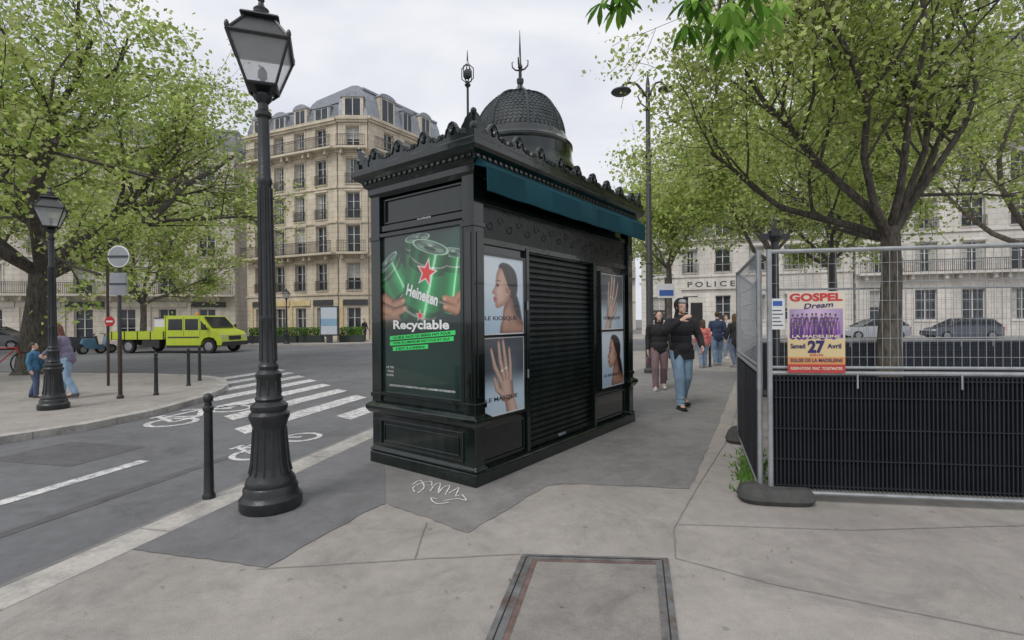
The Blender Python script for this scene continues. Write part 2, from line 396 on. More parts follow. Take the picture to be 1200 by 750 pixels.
# utility hatch in the pavement
M_hf=mat('hatch_frame',(.165,.168,.17),.65,metal=.2,var=.35,scale=9,bump=.4,kind='rust')
M_hr=mat('hatch_rust',(.14,.095,.085),.8,var=.4,scale=9)
M_hi=mat('hatch_infill',(.27,.255,.235),.85,var=.15,scale=5,bump=.3,kind='asphalt')
hc=[G(570,750),G(612,651),G(783,656),G(795,750)]
A0=Vector(hc[0]);A1=Vector(hc[1]);A2=Vector(hc[2]);A3=Vector(hc[3])
def hq(s,t):
    a=A0.lerp(A1,t); b=A3.lerp(A2,t); return tuple(a.lerp(b,s))
he=empty('utility_hatch',(0,0,0),label='worn steel framed utility hatch set into the pavement',cat='manhole cover')
def band(mb,s0,s1,t0,t1,z,m): mb.prism([hq(s0,t0),hq(s1,t0),hq(s1,t1),hq(s0,t1)],lambda x,y,k:(x,y,z if k==0 else 0.001),m)
T0=-1.0
mb=MB(); wd=.085
band(mb,0,1,.93,1.0,.012,M_hf); band(mb,0,wd,T0,.93,.012,M_hf); band(mb,1-wd,1,T0,.93,.012,M_hf)
band(mb,wd,1-wd,.90,.93,.009,M_hr); band(mb,wd,wd+.035,T0,.90,.009,M_hr)
band(mb,wd*.42,wd*.50,T0,.96,.0145,M_dark); band(mb,1-wd*.50,1-wd*.42,T0,.96,.0145,M_dark); band(mb,.05,.95,.962,.968,.0145,M_dark)
mb.obj('frame',he)
mb=MB(); band(mb,wd+.035,1-wd,T0,.90,.006,M_hi); mb.obj('cover',he)
M_chalk=mat('chalk',(.68,.68,.66),.9,var=.15,scale=30)
mb=MB()
base=[(483,570),(492,564),(497,572),(489,579),(484,573),(495,567),(506,566),(504,577),(509,570),(516,568),(513,580),(519,573),(527,571),(522,581),(530,577),(538,573),(534,583),(541,581),(546,588),(536,586),(520,588),(505,585),(512,592),(528,590)]
pts=[]
for i in range(len(base)-1):
    for j in range(5):
        t=j/5; p0=Vector(base[max(i-1,0)]);p1=Vector(base[i]);p2=Vector(base[i+1]);p3=Vector(base[min(i+2,len(base)-1)])
        q=.5*((2*p1)+(-p0+p2)*t+(2*p0-5*p1+4*p2-p3)*t*t+(-p0+3*p1-3*p2+p3)*t**3); pts.append(G(q.x,q.y))
for a in range(0,len(pts)-1):
    if a%17<15: strip(mb,[pts[a],pts[a+1]],.0075+.003*(a%3),.0105+.00002*a,M_chalk)
mb.obj('chalk_scribble',kind='structure')
M_grass=leafm('weeds',(.14,.28,.06),.3)
mb=MB()
for k in range(700):
    px=random.gauss(880,9); py=random.gauss(546,13); x,y=G(px,py); h=random.uniform(.02,.07); a=random.uniform(0,6.28); dx,dy=.012*math.cos(a),.012*math.sin(a); lx=random.uniform(-.05,.05)
    mb.add([(x-dx,y-dy,0.003),(x+dx,y+dy,.003),(x+lx,y,h)],[(0,1,2)],M_grass)
mb.obj('grass',kind='stuff')
M_lit=mat('dry_litter',(.22,.17,.09),.9,var=.4,scale=2)
mb=MB()
for k in range(700):
    x=random.uniform(-4,7); y=random.uniform(1.6,12); g=Vector((x,y,0))-K0
    if g.dot(KN)<.3: continue
    s_=random.uniform(.004,.012); a=random.uniform(0,6.28)
    mb.poly([(x+s_*math.cos(a+t)*(1 if i%2 else .6),y+s_*math.sin(a+t)*(1 if i%2 else .6)) for i,t in enumerate([0,1.57,3.14,4.71])],.011,M_lit)
mb.obj('litter',kind='stuff')
# ---------------------------------------------------------------- painted posters (vertex coloured print)
def flat(n,c,rough=.25,var=.04,**k): return mat(n,c,rough,var=var,scale=4,coat=.3,**k)
P_txt=flat('poster_text',(.05,.05,.06)); P_wht=flat('poster_white',(.75,.76,.76)); G_dk=flat('ad_dark_green',(.004,.03,.015)); G_neon=flat('ad_neon',(.05,.66,.15)); G_red=flat('ad_red',(.6,.02,.02)); P_bg=flat('poster_pale',(.55,.60,.66)); P_bg2=flat('poster_blue',(.25,.40,.55))
M_print=bpy.data.materials.new('printed_paper'); M_print.use_nodes=True
_n=M_print.node_tree.nodes; _a=_n.new('ShaderNodeAttribute'); _a.attribute_name='Col'; M_print.node_tree.links.new(_a.outputs['Color'],_n['Principled BSDF'].inputs['Base Color'])
_n['Principled BSDF'].inputs['Roughness'].default_value=.3; _n['Principled BSDF'].inputs['Coat Weight'].default_value=.9; _n['Principled BSDF'].inputs['Coat Roughness'].default_value=.03
def ss(x): x=np.clip(x,0,1); return x*x*(3-2*x)
def sm(pts,n=4):
    o=[];N_=len(pts)
    for i in range(N_):
        p0,p1,p2,p3=[Vector(pts[(i+k)%N_]) for k in (-1,0,1,2)]
        for j in range(n):
            t=j/n; o.append(tuple(.5*((2*p1)+(-p0+p2)*t+(2*p0-5*p1+4*p2-p3)*t*t+(-p0+3*p1-3*p2+p3)*t**3)))
    return o
def fastmesh(name,V,Fq,mi,mats):
    me=bpy.data.meshes.new(name); nV=len(V); nF=len(Fq)
    me.vertices.add(nV); me.vertices.foreach_set('co',V.astype(np.float32).ravel())
    me.loops.add(nF*4); me.loops.foreach_set('vertex_index',Fq.astype(np.int32).ravel())
    me.polygons.add(nF); me.polygons.foreach_set('loop_start',np.arange(0,nF*4,4,dtype=np.int32)); me.polygons.foreach_set('loop_total',np.full(nF,4,dtype=np.int32))
    me.polygons.foreach_set('material_index',mi.astype(np.int32))
    for m in mats: me.materials.append(m)
    me.update(calc_edges=True); return me
class Canvas:
    def __init__(s,w,h,n=120):
        s.w,s.h=w,h; s.nx=n; s.ny=int(n*h/w); x=np.linspace(0,1,s.nx); y=np.linspace(0,h/w,s.ny); s.X,s.Y=np.meshgrid(x,y); s.C=np.zeros((s.ny,s.nx,3))
    def mix(s,a,col): a=a[...,None]; s.C=s.C*(1-a)+np.asarray(col)*a
    def sdf(s,pts):
        d=np.full(s.X.shape,9.0); ins=np.zeros(s.X.shape,bool); n=len(pts)
        for i in range(n):
            ax,ay=pts[i];bx,by=pts[(i+1)%n]; ex,ey=bx-ax,by-ay; L2=ex*ex+ey*ey+1e-12
            t=np.clip(((s.X-ax)*ex+(s.Y-ay)*ey)/L2,0,1); d=np.minimum(d,np.hypot(s.X-ax-t*ex,s.Y-ay-t*ey))
            c=((ay>s.Y)!=(by>s.Y)); xi=ax+(s.Y-ay)*(ex)/(ey if abs(ey)>1e-12 else 1e-12); ins^=(c&(s.X<xi))
        return np.where(ins,d,-d)
    def poly(s,pts,col,edge=None,depth=.08,fe=.006,al=1,smo=True):
        d=s.sdf(sm(pts,4) if smo else pts); a=ss(d/fe*.5+.5)*al
        c=np.asarray(col,float)
        if edge is not None: t=ss(d/depth)[...,None]; c=np.asarray(edge)*(1-t)+c*t
        s.mix(a,c)
    def limb(s,a,b,r0,r1,col,edge,lx=-.3,fe=.006):
        ax,ay=a;bx,by=b; ex,ey=bx-ax,by-ay; L_=math.hypot(ex,ey); t=np.clip(((s.X-ax)*ex+(s.Y-ay)*ey)/L_**2,0,1)
        dx,dy=s.X-ax-t*ex,s.Y-ay-t*ey; d=np.hypot(dx,dy); r=r0+(r1-r0)*t; q=(dx*(-ey)+dy*ex)/L_/r
        sh=np.clip(1-np.abs(q-lx)**1.6*.75,0,1)[...,None]; s.mix(ss((r-d)/fe*.5+.5),np.asarray(edge)*(1-sh)+np.asarray(col)*sh)
    def ell(s,c,r,ang,col,al=1,fe=.2):
        ca,sa=math.cos(ang),math.sin(ang); dx,dy=s.X-c[0],s.Y-c[1]; u=(dx*ca+dy*sa)/r[0]; v=(-dx*sa+dy*ca)/r[1]; s.mix(ss((1-np.hypot(u,v))/fe)*al,col)
    def obj(s,M,parent,label=None,name='poster',flip=False):
        V=np.stack([s.X*s.w,s.Y*s.w,np.zeros_like(s.X)],-1).reshape(-1,3)
        Mn=np.array(M); V=V@Mn[:3,:3].T+Mn[:3,3]
        i=np.arange(s.nx*s.ny).reshape(s.ny,s.nx); Q=np.stack([i[:-1,:-1],i[:-1,1:],i[1:,1:],i[1:,:-1]],-1).reshape(-1,4)
        C_=s.C[:,::-1] if flip else s.C
        me=fastmesh(name,V,Q,np.zeros(len(Q)),[M_print]); at_=me.color_attributes.new('Col','FLOAT_COLOR','POINT')
        col=np.concatenate([np.clip(C_.reshape(-1,3),0,1),np.ones((len(V),1))],1).astype(np.float32); at_.data.foreach_set('color',col.ravel())
        o=link(bpy.data.objects.new(name,me),parent)
        if label: o['label']=label
        return o
SK=(.66,.42,.31); SE_=(.27,.11,.065)
def border(c,wd=.02,col=(.72,.74,.76)):
    h=c.h/c.w; m=np.minimum(np.minimum(c.X,1-c.X),np.minimum(c.Y,h-c.Y)); c.mix((m<wd).astype(float),col)
def portrait():
    c=Canvas(.70,.75,150); h=.75/.7
    g=(c.Y/h)[...,None]; c.C=np.array((.45,.60,.72))*(1-g)+np.array((.72,.81,.88))*g
    c.mix(np.exp(-((c.X-.15)**2+(c.Y-.8)**2)/.08)*.6,(.88,.91,.93))
    c.poly([(.42,.95),(.60,1.0),(.80,.90),(.86,.70),(.80,.50),(.66,.46),(.55,.55),(.48,.72)],(.016,.011,.009),(.04,.03,.025),.05,.012)
    c.poly([(.70,.60),(.84,.55),(.94,.30),(.98,.02),(.80,.02),(.76,.3)],(.014,.010,.008),(.03,.02,.018),.05,.02)
    c.poly([(.47,-.02),(.50,.25),(.55,.42),(.70,.52),(.78,.36),(.86,.24),(1.03,.14),(1.03,-.02)],(.46,.25,.17),(.20,.08,.05),.14,.01)
    c.poly([(.50,.1),(.53,.3),(.60,.35),(.60,.15)],SK,None,.1,.08,.55)
    f=[(.43,.92),(.375,.85),(.355,.78),(.345,.735),(.352,.70),(.335,.665),(.29,.61),(.272,.58),(.285,.56),(.328,.548),(.322,.53),(.300,.512),(.312,.495),(.318,.488),(.306,.468),(.318,.445),(.338,.435),(.335,.41),(.352,.375),(.40,.365),(.48,.385),(.58,.43),(.655,.50),(.69,.60),(.67,.74),(.60,.86),(.51,.93)]
    c.poly(f,SK,(.42,.20,.13),.10,.008)
    d=c.sdf(sm(f,4)); inn=ss(d/.01)
    c.mix(inn*np.exp(-((c.X-.42)**2/.008+(c.Y-.60)**2/.012))*.45,(.85,.60,.47))
    c.mix(inn*ss((c.X-.48)/.2)*.55,(.30,.13,.08)); c.mix(inn*np.exp(-((c.X-.38)**2/.0012+(c.Y-.675)**2/.0006))*.6,(.20,.08,.06))
    c.poly([(.36,.735),(.41,.755),(.46,.74),(.41,.737)],(.04,.02,.015),None,.1,.006)
    c.poly([(.365,.685),(.40,.695),(.425,.672),(.385,.668)],(.02,.012,.01),None,.1,.006)
    c.poly([(.304,.511),(.34,.505),(.385,.488),(.34,.472),(.308,.468)],(.42,.07,.07),None,.1,.006)
    c.ell((.60,.615),(.032,.055),R(15),(.40,.19,.12),1); c.ell((.605,.56),(.012,.014),0,(.8,.65,.3))
    c.poly([(.42,.93),(.50,.90),(.57,.78),(.63,.68),(.68,.62),(.72,.78),(.62,.95),(.5,1.0)],(.014,.010,.008),(.04,.03,.025),.03,.01)
    border(c); return c
HK=(.64,.46,.38); HE_=(.30,.17,.12)
def hand_art():
    c=Canvas(.70,.75,150); h=.75/.7
    g=ss((c.Y-.28)/.35)[...,None]; c.C=np.array((.52,.64,.73))*(1-g)+np.array((.07,.085,.10))*g
    c.mix(np.exp(-((c.X-.6)**2+(c.Y-.6)**2)/.06)*.4,(.26,.30,.34))
    c.limb((.74,-.1),(.62,.26),.14,.105,HK,HE_)
    fs=[((.45,.46),(.31,.68),(.24,.90),.038),((.52,.50),(.43,.76),(.40,.99),.039),((.59,.51),(.54,.78),(.50,1.01),.038),((.66,.48),(.66,.70),(.64,.90),.034)]
    c.poly([(.48,.18),(.42,.32),(.40,.46),(.45,.55),(.58,.57),(.69,.51),(.73,.36),(.72,.2)],HK,HE_,.12,.01)
    for a,b,d,r in fs: c.limb(a,b,r*1.1,r,HK,HE_); c.limb(b,d,r,r*.66,HK,HE_); c.ell((d[0],d[1]+.012),(r*.40,r*.75),0,(.62,.20,.18),.9); c.ell(b,(r*.7,r*.3),0,(.38,.22,.16),.4)
    c.limb((.50,.26),(.36,.36),.045,.040,HK,HE_); c.limb((.36,.36),(.31,.50),.040,.026,HK,HE_)
    for q in ((.475,.60),(.565,.63)): c.ell(q,(.044,.013),.2,(.80,.62,.25)); c.ell((q[0],q[1]+.008),(.02,.02),0,(.85,.88,.9))
    for x in (.49,.56,.63): c.ell((x,.44),(.009,.08),.15,(.42,.26,.19),.4)
    border(c); return c
def beer():
    c=Canvas(1.14,1.62,210)
    c.C[:]=(.003,.014,.011)
    c.mix(np.exp(-((c.X-.55)**2/.12+(c.Y-.95)**2/.10))*.55,(.012,.10,.07)); c.mix(np.exp(-((c.X-.95)**2/.03+(c.Y-1.2)**2/.08))*.35,(.03,.16,.13))
    bk=rng.random((30,3))
    for a,b,r in bk: c.ell((a,.75+b*.65),(.012+r*.03,)*2,0,(.04,.20,.13),.14,.5)
    HS=(.42,.22,.13); HE=(.12,.045,.025)
    c.limb((-.05,.66),(.26,.68),.09,.06,HS,HE)
    def can(cx,cy,L_,r,ang):
        ca,sa=math.cos(ang),math.sin(ang); dx,dy=c.X-cx,c.Y-cy; a=dx*ca+dy*sa; b=(-dx*sa+dy*ca)/r
        k=np.sqrt(np.clip(1-b*b,0,1)); m=ss((1-np.abs(b))/.04)*ss((a+L_/2+r*.30*k)/.008)*ss((L_/2-a)/.008)
        lum=.18+.95*np.exp(-((b+.30)/.33)**2)+.35*np.exp(-((b-.62)/.14)**2)
        col=np.array((.010,.23,.055))*lum[...,None]; ab=a+r*.30*k
        tone=(((ab>-.34*L_)&(ab<-.31*L_))|((ab>.34*L_)&(ab<.36*L_)))[...,None]
        col=np.where(tone,np.array((.50,.58,.52))*(.3+lum[...,None]*.5),col)
        lab=((np.abs(ab)<.24*L_))[...,None]; col=np.where(lab,np.array((.02,.30,.08))*(.3+lum[...,None]*.9),col)
        col+=np.exp(-((b+.36)/.06)**2)[...,None]*np.array((.38,.50,.42)); col*=rng.uniform(.80,1.20,c.X.shape)[...,None]
        c.mix(m,col)
        u=(a-L_/2)/(r*.24); q=np.hypot(u,b); mm=ss((1.0-q)/.05)
        tc_=.10+.18*np.clip(.5+.5*np.sin(np.arctan2(b,u)*3+1),0,1); tc_=np.where((q>.88),.55,np.where((q>.74)&(q<.80),.04,tc_)); c.mix(mm,tc_[...,None]*np.array((.60,.95,.75)))
        c.mix(ss((.30-np.hypot((u+.25),b*.8))/.06),(.01,.04,.02)); c.mix(ss((.16-np.hypot(u-.2,b))/.06),(.35,.45,.38))
    can(.17,1.02,.38,.175,R(125)); can(.86,.98,.46,.165,R(80)); can(.48,1.17,.40,.16,R(92)); can(.54,.96,.66,.235,R(74))
    for (a,b,d,e_,r) in [((.04,.86),(.16,.80),(.28,.83),0,.042),((.02,.77),(.17,.73),(.30,.76),0,.042),((1.0,.86),(.90,.80),(.80,.83),0,.040),((1.0,.78),(.92,.73),(.81,.76),0,.040)]:
        c.limb(a,b,r*1.1,r,HS,HE); c.limb(b,d,r,r*.8,HS,HE); c.ell(d,(r*.5,r*.4),0,(.55,.35,.26),.8)
    def star(cx,cy,r,rot):
        for rr_,cl in ((r*1.22,(.75,.76,.74)),(r,(.66,.012,.012))):
            c.poly([(cx+(rr_ if k%2==0 else rr_*.42)*math.cos(rot+k*math.pi/5),cy+(rr_ if k%2==0 else rr_*.42)*math.sin(rot+k*math.pi/5)) for k in range(10)],cl,None,.1,.006,1,False)
    star(.585,1.06,.11,R(76))
    c.mix(ss((.70-c.Y)/.06)*.93,(.003,.018,.014))
    star(.50,.695,.045,R(90))
    c.mix(np.exp(-((c.X-.5)**2/.3+(c.Y-.25)**2/.04))*.18,(.02,.11,.08))
    return c
# ---------------------------------------------------------------- kiosk
KL,KW=3.54,1.50
kio=empty('newspaper_kiosk',(*G(558,573),0),math.atan2(.8,.6),label='closed dark green press kiosk with scaled dome, teal awning and posters',cat='kiosk')
def kp(mb,name,**k): return mb.obj(name,kio,**k)
def frame_x(mb,y0,y1,z0,z1,x,t,wd,m):
    for (a,b,c,d) in [(y0,y1,z1-wd,z1),(y0,y1,z0,z0+wd),(y0,y0+wd,z0+wd,z1-wd),(y1-wd,y1,z0+wd,z1-wd)]: mb.box(x-t,x+.01,a,b,c,d,m)
def frame_y(mb,x0,x1,z0,z1,y,t,wd,m):
    for (a,b,c,d) in [(x0,x1,z1-wd,z1),(x0,x1,z0,z0+wd),(x0,x0+wd,z0+wd,z1-wd),(x1-wd,x1,z0+wd,z1-wd)]: mb.box(a,b,y-t,y+.01,c,d,m)
mb=MB()
mb.rect(.0,KL,.0,KW,[(.0,.004),(.0,.115),(-.02,.13)],M_kio)
pp_=[(-.0,.131),(-.0,.15),(-.02,.17),(-.02,.52),(0.01,.54),(.035,.58),(.035,.615),(-.03,.66)]
mb.rect(0.001,.17,.001,KW-.001,pp_,M_kio); mb.rect(KL-.17,KL-.001,.001,KW-.001,pp_,M_kio)
frame_x(mb,.16,1.34,.2,.48,.021,.018,.025,M_kio); frame_x(mb,.22,1.28,.25,.43,.021,.010,.012,M_kio)
kp(mb,'plinth',bevel=.006)
mb=MB()
mb.box(.12,KL-.12,.55,KW-.05,.12,2.9,M_kio2)
mb.box(.08,.20,.12,KW-.12,.64,2.9,M_kio)
mb.box(KL-.20,KL-.08,.12,KW-.12,.64,2.9,M_kio)
mb.box(.14,.90,.08,.16,.125,2.9,M_kio2); mb.box(2.38,3.40,.08,.16,.125,2.9,M_kio2)
mb.box(.90,2.38,.08,.16,2.20,2.9,M_kio2)
kp(mb,'wall')
mb=MB()
for (x,y) in [(.02,.02),(KL-.16,.02),(.02,KW-.16),(KL-.16,KW-.16)]:
    mb.box(x,x+.14,y,y+.14,.64,2.95,M_kio)
    for zz in (.70,2.35,2.86): mb.box(x-.012,x+.152,y-.012,y+.152,zz,zz+.045,M_kio)
mb.box(.02-.008,.02,.055,.125,.80,2.30,M_kio2); mb.box(.055,.125,.012,.02,.80,2.30,M_kio)
for x in (.885,2.375): mb.box(x-.02,x+.03,.04,.10,.12,2.24,M_kio)
mb.box(.16,KL-.16,.05,.09,2.21,2.27,M_kio); mb.box(.16,KL-.16,.045,.09,2.58,2.64,M_kio)
mb.box(.04,.09,.16,KW-.16,2.44,2.50,M_kio); mb.box(.04,.09,.16,KW-.16,2.80,2.88,M_kio); mb.box(.04,.09,.16,KW-.16,.66,.72,M_kio)
frame_x(mb,.19,KW-.19,2.52,2.78,.07,.012,.02,M_kio)
frame_y(mb,.18,.85,.17,.50,.08,.015,.02,M_kio); frame_y(mb,2.45,3.34,.17,.50,.08,.015,.02,M_kio)
for z in (.9,1.6): mb.box(.862,.868,.02,.04,z,z+.09,M_galv)
kp(mb,'frame',bevel=.005)
mb=MB()
mb.box(.18,KL-.18,.06,.08,2.27,2.58,M_orn)
for k in range(20):
    cx=.30+k*.155; r=.055
    pts=[]
    for j in range(14):
        t=j/13*2*math.pi; rr=r*(1-j/16); pts.append((cx+rr*math.cos(t+(0 if k%2 else math.pi)),.059,2.425+(.06 if k%2 else -.06)*.4+rr*math.sin(t)*(1 if k%2 else -1)))
    mb.tube(pts,.004,M_orn,5)
kp(mb,'frieze')
mb=MB(); mb.rect(0,KL,0,KW,[(-.03,2.80),(.0,2.84),(.0,2.90),(.03,2.92),(.05,2.97),(.10,3.0),(.12,3.03),(.12,3.09),(.09,3.11),(-.1,3.12)],M_kio)
n=44
for k in range(n):
    x=-.02+k*(KL+.04)/n; mb.box(x,x+.04,-.06,-.0,2.945,2.975,M_kio); mb.box(x,x+.04,KW+.0,KW+.06,2.945,2.975,M_kio)
for k in range(20):
    y=-.02+k*(KW+.04)/20; mb.box(-.06,-.0,y,y+.04,2.945,2.975,M_kio)
kp(mb,'cornice',bevel=.004)
mb=MB(); mb.rect(0,KL,0,KW,[(-.02,3.10),(-.10,3.16),(-.28,3.30),(-.45,3.38)],M_kiot)
for k in range(12):
    x=.15+k*.29; mb.bar((x,.05,3.13),(min(max(x,.5),KL-.5),.45,3.375),.02,.02,M_kiot)
mb.lathe([(.72,3.30),(.70,3.36),(.66,3.42),(.645,3.50),(.64,3.60),(.655,3.62),(.655,3.65),(.63,3.67),(.61,3.71),(.59,3.75),(.575,3.78)],M_kio,KL/2,KW/2,40)
kp(mb,'roof',smooth=True)
mb=MB(); RD=.562; HD=.60; zb=3.765
prof=[(RD*math.cos(t),zb+HD*math.sin(t)) for t in [R(a) for a in range(0,86,7)]]
mb.lathe(prof,M_kiot,KL/2,KW/2,32)
cx,cy=KL/2,KW/2
for r_ in range(20):
    t0=R(2+r_*4.2); t1=R(2+(r_+1.5)*4.2); nn=max(8,int(62*math.cos(t0)))
    for k in range(nn):
        a=2*math.pi*(k+.5*(r_%2))/nn; da=math.pi/nn*.94
        def Pt(t,aa,o): rr=RD*math.cos(t)+o*math.cos(t); return (cx+rr*math.cos(aa),cy+rr*math.sin(aa),zb+HD*math.sin(t)+o*math.sin(t))
        tm=(t0*2+t1)/3
        mb.add([Pt(t1,a-da,.001),Pt(tm,a-da,.004),Pt(t0,a-da*.45,.009),Pt(t0-.006,a,.011),Pt(t0,a+da*.45,.009),Pt(tm,a+da,.004),Pt(t1,a+da,.001)],[(0,1,2,3,4,5,6)],M_kiot)
for k in range(8):
    a=k*math.pi/4; mb.tube([(cx+(RD+.010)*math.cos(t)*math.cos(a),cy+(RD+.010)*math.cos(t)*math.sin(a),zb+(HD+.010)*math.sin(t)) for t in [R(q) for q in range(0,86,8)]],.015,M_kiot,6)
kp(mb,'dome')
mb=MB()
mb.lathe([(.09,4.34),(.10,4.38),(.06,4.42),(.03,4.47),(.045,4.51),(.045,4.545),(.022,4.57),(.018,4.68),(.032,4.70),(.018,4.72),(.012,4.93),(.003,5.17)],M_kio,cx,cy,12)
for k in range(4):
    a=k*math.pi/2+.4; mb.tube([(cx+r*math.cos(a),cy+r*math.sin(a),z) for r,z in [(.01,4.66),(.06,4.67),(.10,4.71),(.105,4.77),(.08,4.78)]],[.011,.010,.009,.007,.003],M_kio,6)
kp(mb,'finial',smooth=True)
mb=MB(); fx,fy=.74,.72
mb.lathe([(.04,3.30),(.04,3.40),(.014,3.45),(.013,4.05),(.035,4.08),(.015,4.12)],M_kio,fx,fy,10)
mb.ell((fx,fy,4.20),(.045,.045,.055),M_kiot)
for k in range(6):
    a=k*math.pi/3; mb.tube([(fx+.02*math.cos(a),fy+.02*math.sin(a),4.11),(fx+.065*math.cos(a),fy+.065*math.sin(a),4.15),(fx+.065*math.cos(a),fy+.065*math.sin(a),4.26),(fx,fy,4.32)],.006,M_kio,5)
mb.lathe([(.02,4.30),(.010,4.34),(.003,4.46)],M_kio,fx,fy,8)
kp(mb,'finial')
UW=.44
unit=[(0,.06),(.02,.062),(.045,.085),(.065,.105),(.085,.108),(.10,.095),(.11,.08),(.125,.085),(.135,.11),(.145,.14),(.165,.155),(.175,.175),(.19,.195),(.22,.205),(.25,.195),(.265,.175),(.275,.155),(.295,.14),(.305,.11),(.315,.085),(.33,.08),(.34,.095),(.355,.108),(.375,.105),(.395,.085),(.42,.062)]
def crest(mb,Lc,f,nu):
    s=Lc/(nu*UW)
    pts=[]
    for i in range(nu):
        for a,b in unit: pts.append(((i*UW+a)*s,b*.92))
    pts.append((Lc,.05)); pts=[(0,0)]+pts+[(Lc,0)]
    mb.prism(pts,lambda a,b,k:f(a,3.11+b,k*.035),M_kio)
    for i in range(nu):
        c=(i*UW+.22)*s
        for o in (-.006,.041):
            rim=[((i*UW+a)*s,3.11+b*.92-.012) for a,b in unit]
            mb.tube([f(a,z,o) for a,z in rim],.006,M_kiot,5)
            for q in (-1,1):
                t=[]
                for j in range(11):
                    th=j/10*1.9*math.pi; rr=.032*(1-j/13); t.append(f(c+q*(.14+rr*math.cos(th)),3.11+.062+rr*math.sin(th),o))
                mb.tube(t,.006,M_kiot,5)
            mb.ell(f(c,3.11+.09,o),(.022,.022,.028),M_kio,8,6)
            for q in (-2,-1,0,1,2):
                a=q*R(24); p0=Vector(f(c,3.11+.09,o)); p1=Vector(f(c+math.sin(a)*.055,3.11+.09+math.cos(a)*.07,o)); mb.tube([p0,(p0+p1)/2,p1],[.005,.010,.004],M_kio,5)
mb=MB()
crest(mb,KL-.02,lambda a,z,k:(a+.01,-.07+k,z),9); crest(mb,KW-.02,lambda a,z,k:(-.07+k,a+.01,z),4)
crest(mb,KL-.02,lambda a,z,k:(a+.01,KW+.07-k,z),9); crest(mb,KW-.02,lambda a,z,k:(KL+.07-k,a+.01,z),4)
for (x,y,sx,sy) in [(-.06,-.06,1,1),(KL+.06,-.06,-1,1),(-.06,KW+.06,1,-1),(KL+.06,KW+.06,-1,-1)]:
    mb.box(x-.045,x+.045,y-.045,y+.045,3.10,3.16,M_kio)
    lf=[(0,.0),(.17,.0),(.165,.05),(.14,.075),(.125,.11),(.10,.135),(.085,.165),(.06,.185),(.035,.20),(0,.21)]
    mb.prism(lf,lambda a,b,k:(x+sx*a,y+(k-.5)*.04,3.115+b),M_kio); mb.prism(lf,lambda a,b,k:(x+(k-.5)*.04,y+sy*a,3.115+b),M_kio)
    mb.ell((x,y,3.20),(.035,.035,.045),M_kio); mb.ell((x,y,3.33),(.028,.028,.03),M_kio)
kp(mb,'roof_cresting')
mb=MB()
pr=[(.03,2.955),(-.04,2.95),(-.13,2.88),(-.155,2.85),(-.160,2.635),(-.150,2.63),(-.145,2.84),(.03,2.90)]
x0,x1=.01,KL+.04; nx=60; vs=[];fs=[]
for i in range(nx+1):
    x=x0+(x1-x0)*i/nx
    for j,(y,z) in enumerate(pr):
        dz=-.012*math.sin(i/nx*math.pi)+(.003*math.sin(i*.7) if j in (4,5) else 0); vs.append((x,y+(.004*math.sin(i*.35) if j in (4,5) else 0),z+dz))
k_=len(pr)
for i in range(nx):
    for j in range(k_): fs.append((i*k_+j,i*k_+(j+1)%k_,(i+1)*k_+(j+1)%k_,(i+1)*k_+j))
fs.append(tuple(range(k_))); fs.append(tuple(reversed([nx*k_+j for j in range(k_)])))
mb.add(vs,fs,M_awn); kp(mb,'awning',smooth=True)
mb=MB(); z=.20;pts=[]
while z<2.20: pts+=[(.130,z),(.108,z+.014),(.108,z+.046),(.130,z+.058)]; z+=.062
vs=[(.91,y,z) for y,z in pts]+[(2.37,y,z) for y,z in pts]; n=len(pts)
fs=[(i,i+1,n+i+1,n+i) for i in range(n-1)]
mb.add(vs,fs,M_shut); mb.box(.91,2.37,.095,.14,.14,.20,M_shut); mb.box(1.55,1.70,.085,.095,.16,.185,M_galv)
kp(mb,'roller_shutter')
MF=Matrix(((1,0,0,0),(0,0,-1,0),(0,1,0,0),(0,0,0,1)))
cp,chd=portrait(),hand_art()
for (x,z,art,lab,t,fl) in [(.135,1.36,cp,'poster of a dark haired woman in profile','LE KIOSQUE',False),(.135,.585,chd,'poster of a raised hand with rings','LE MASQUE',False),(2.58,1.36,chd,'poster of a raised hand with rings','LE MASQUE',True),(2.58,.585,cp,'poster of a dark haired woman in profile','LE KIOSQUE',False)]:
    M=Matrix.Translation((x,.062,z))@MF
    po=art.obj(M,kio,lab,flip=fl)
    mb=MB(); mb.M=M; put_text(mb,t,.33,.155,.50,.046,.0025,P_txt,.015); mb.obj('lettering',po)
    mb=MB(); mb.M=M
    for a in [(-.025,.725,.75,.775),(-.025,.725,-.025,0),(-.025,0,0,.75),(.70,.725,0,.75)]: mb.box(*a,-.018,.014,M_kio)
    mb.box(0,.70,0,.75,-.018,-.003,M_kio)
    kp(mb,'poster_frame')
ML=Matrix.Translation((.045,1.325,.76))@Matrix(((0,0,-1,0),(-1,0,0,0),(0,1,0,0),(0,0,0,1)))
po=beer().obj(ML,kio,'backlit green beer advertisement with cans')
mb=MB(); mb.M=ML; w,h=1.14,1.62
put_text(mb,"Heineken",.53*w,.615*h,.46,.12,.003,P_wht,.035,R(-16))
put_text(mb,"Recyclable",.5*w,.425*h,.80,.12,.003,P_wht,.03)
Z=lambda pts:[(a*w,b*h) for a,b in pts]
for (q,tx,cxx,cyy,ww_) in [([(.10,.333),(.92,.375),(.92,.401),(.10,.359)],"LE SEUL PACK DE BIERES FAIT POUR",.51,.367,.82),([(.10,.298),(.90,.340),(.90,.366),(.10,.324)],"ETRE ALUMINIUM RECYCLE ET QUI",.50,.332,.80),([(.14,.265),(.60,.289),(.60,.315),(.14,.291)],"L'EST A L'INFINI",.37,.290,.42)]:
    mb.poly(Z(q),.002+.0005*cyy,G_neon); put_text(mb,tx,cxx*w,cyy*h,ww_,.024,.004,G_dk,.015,R(4.2))
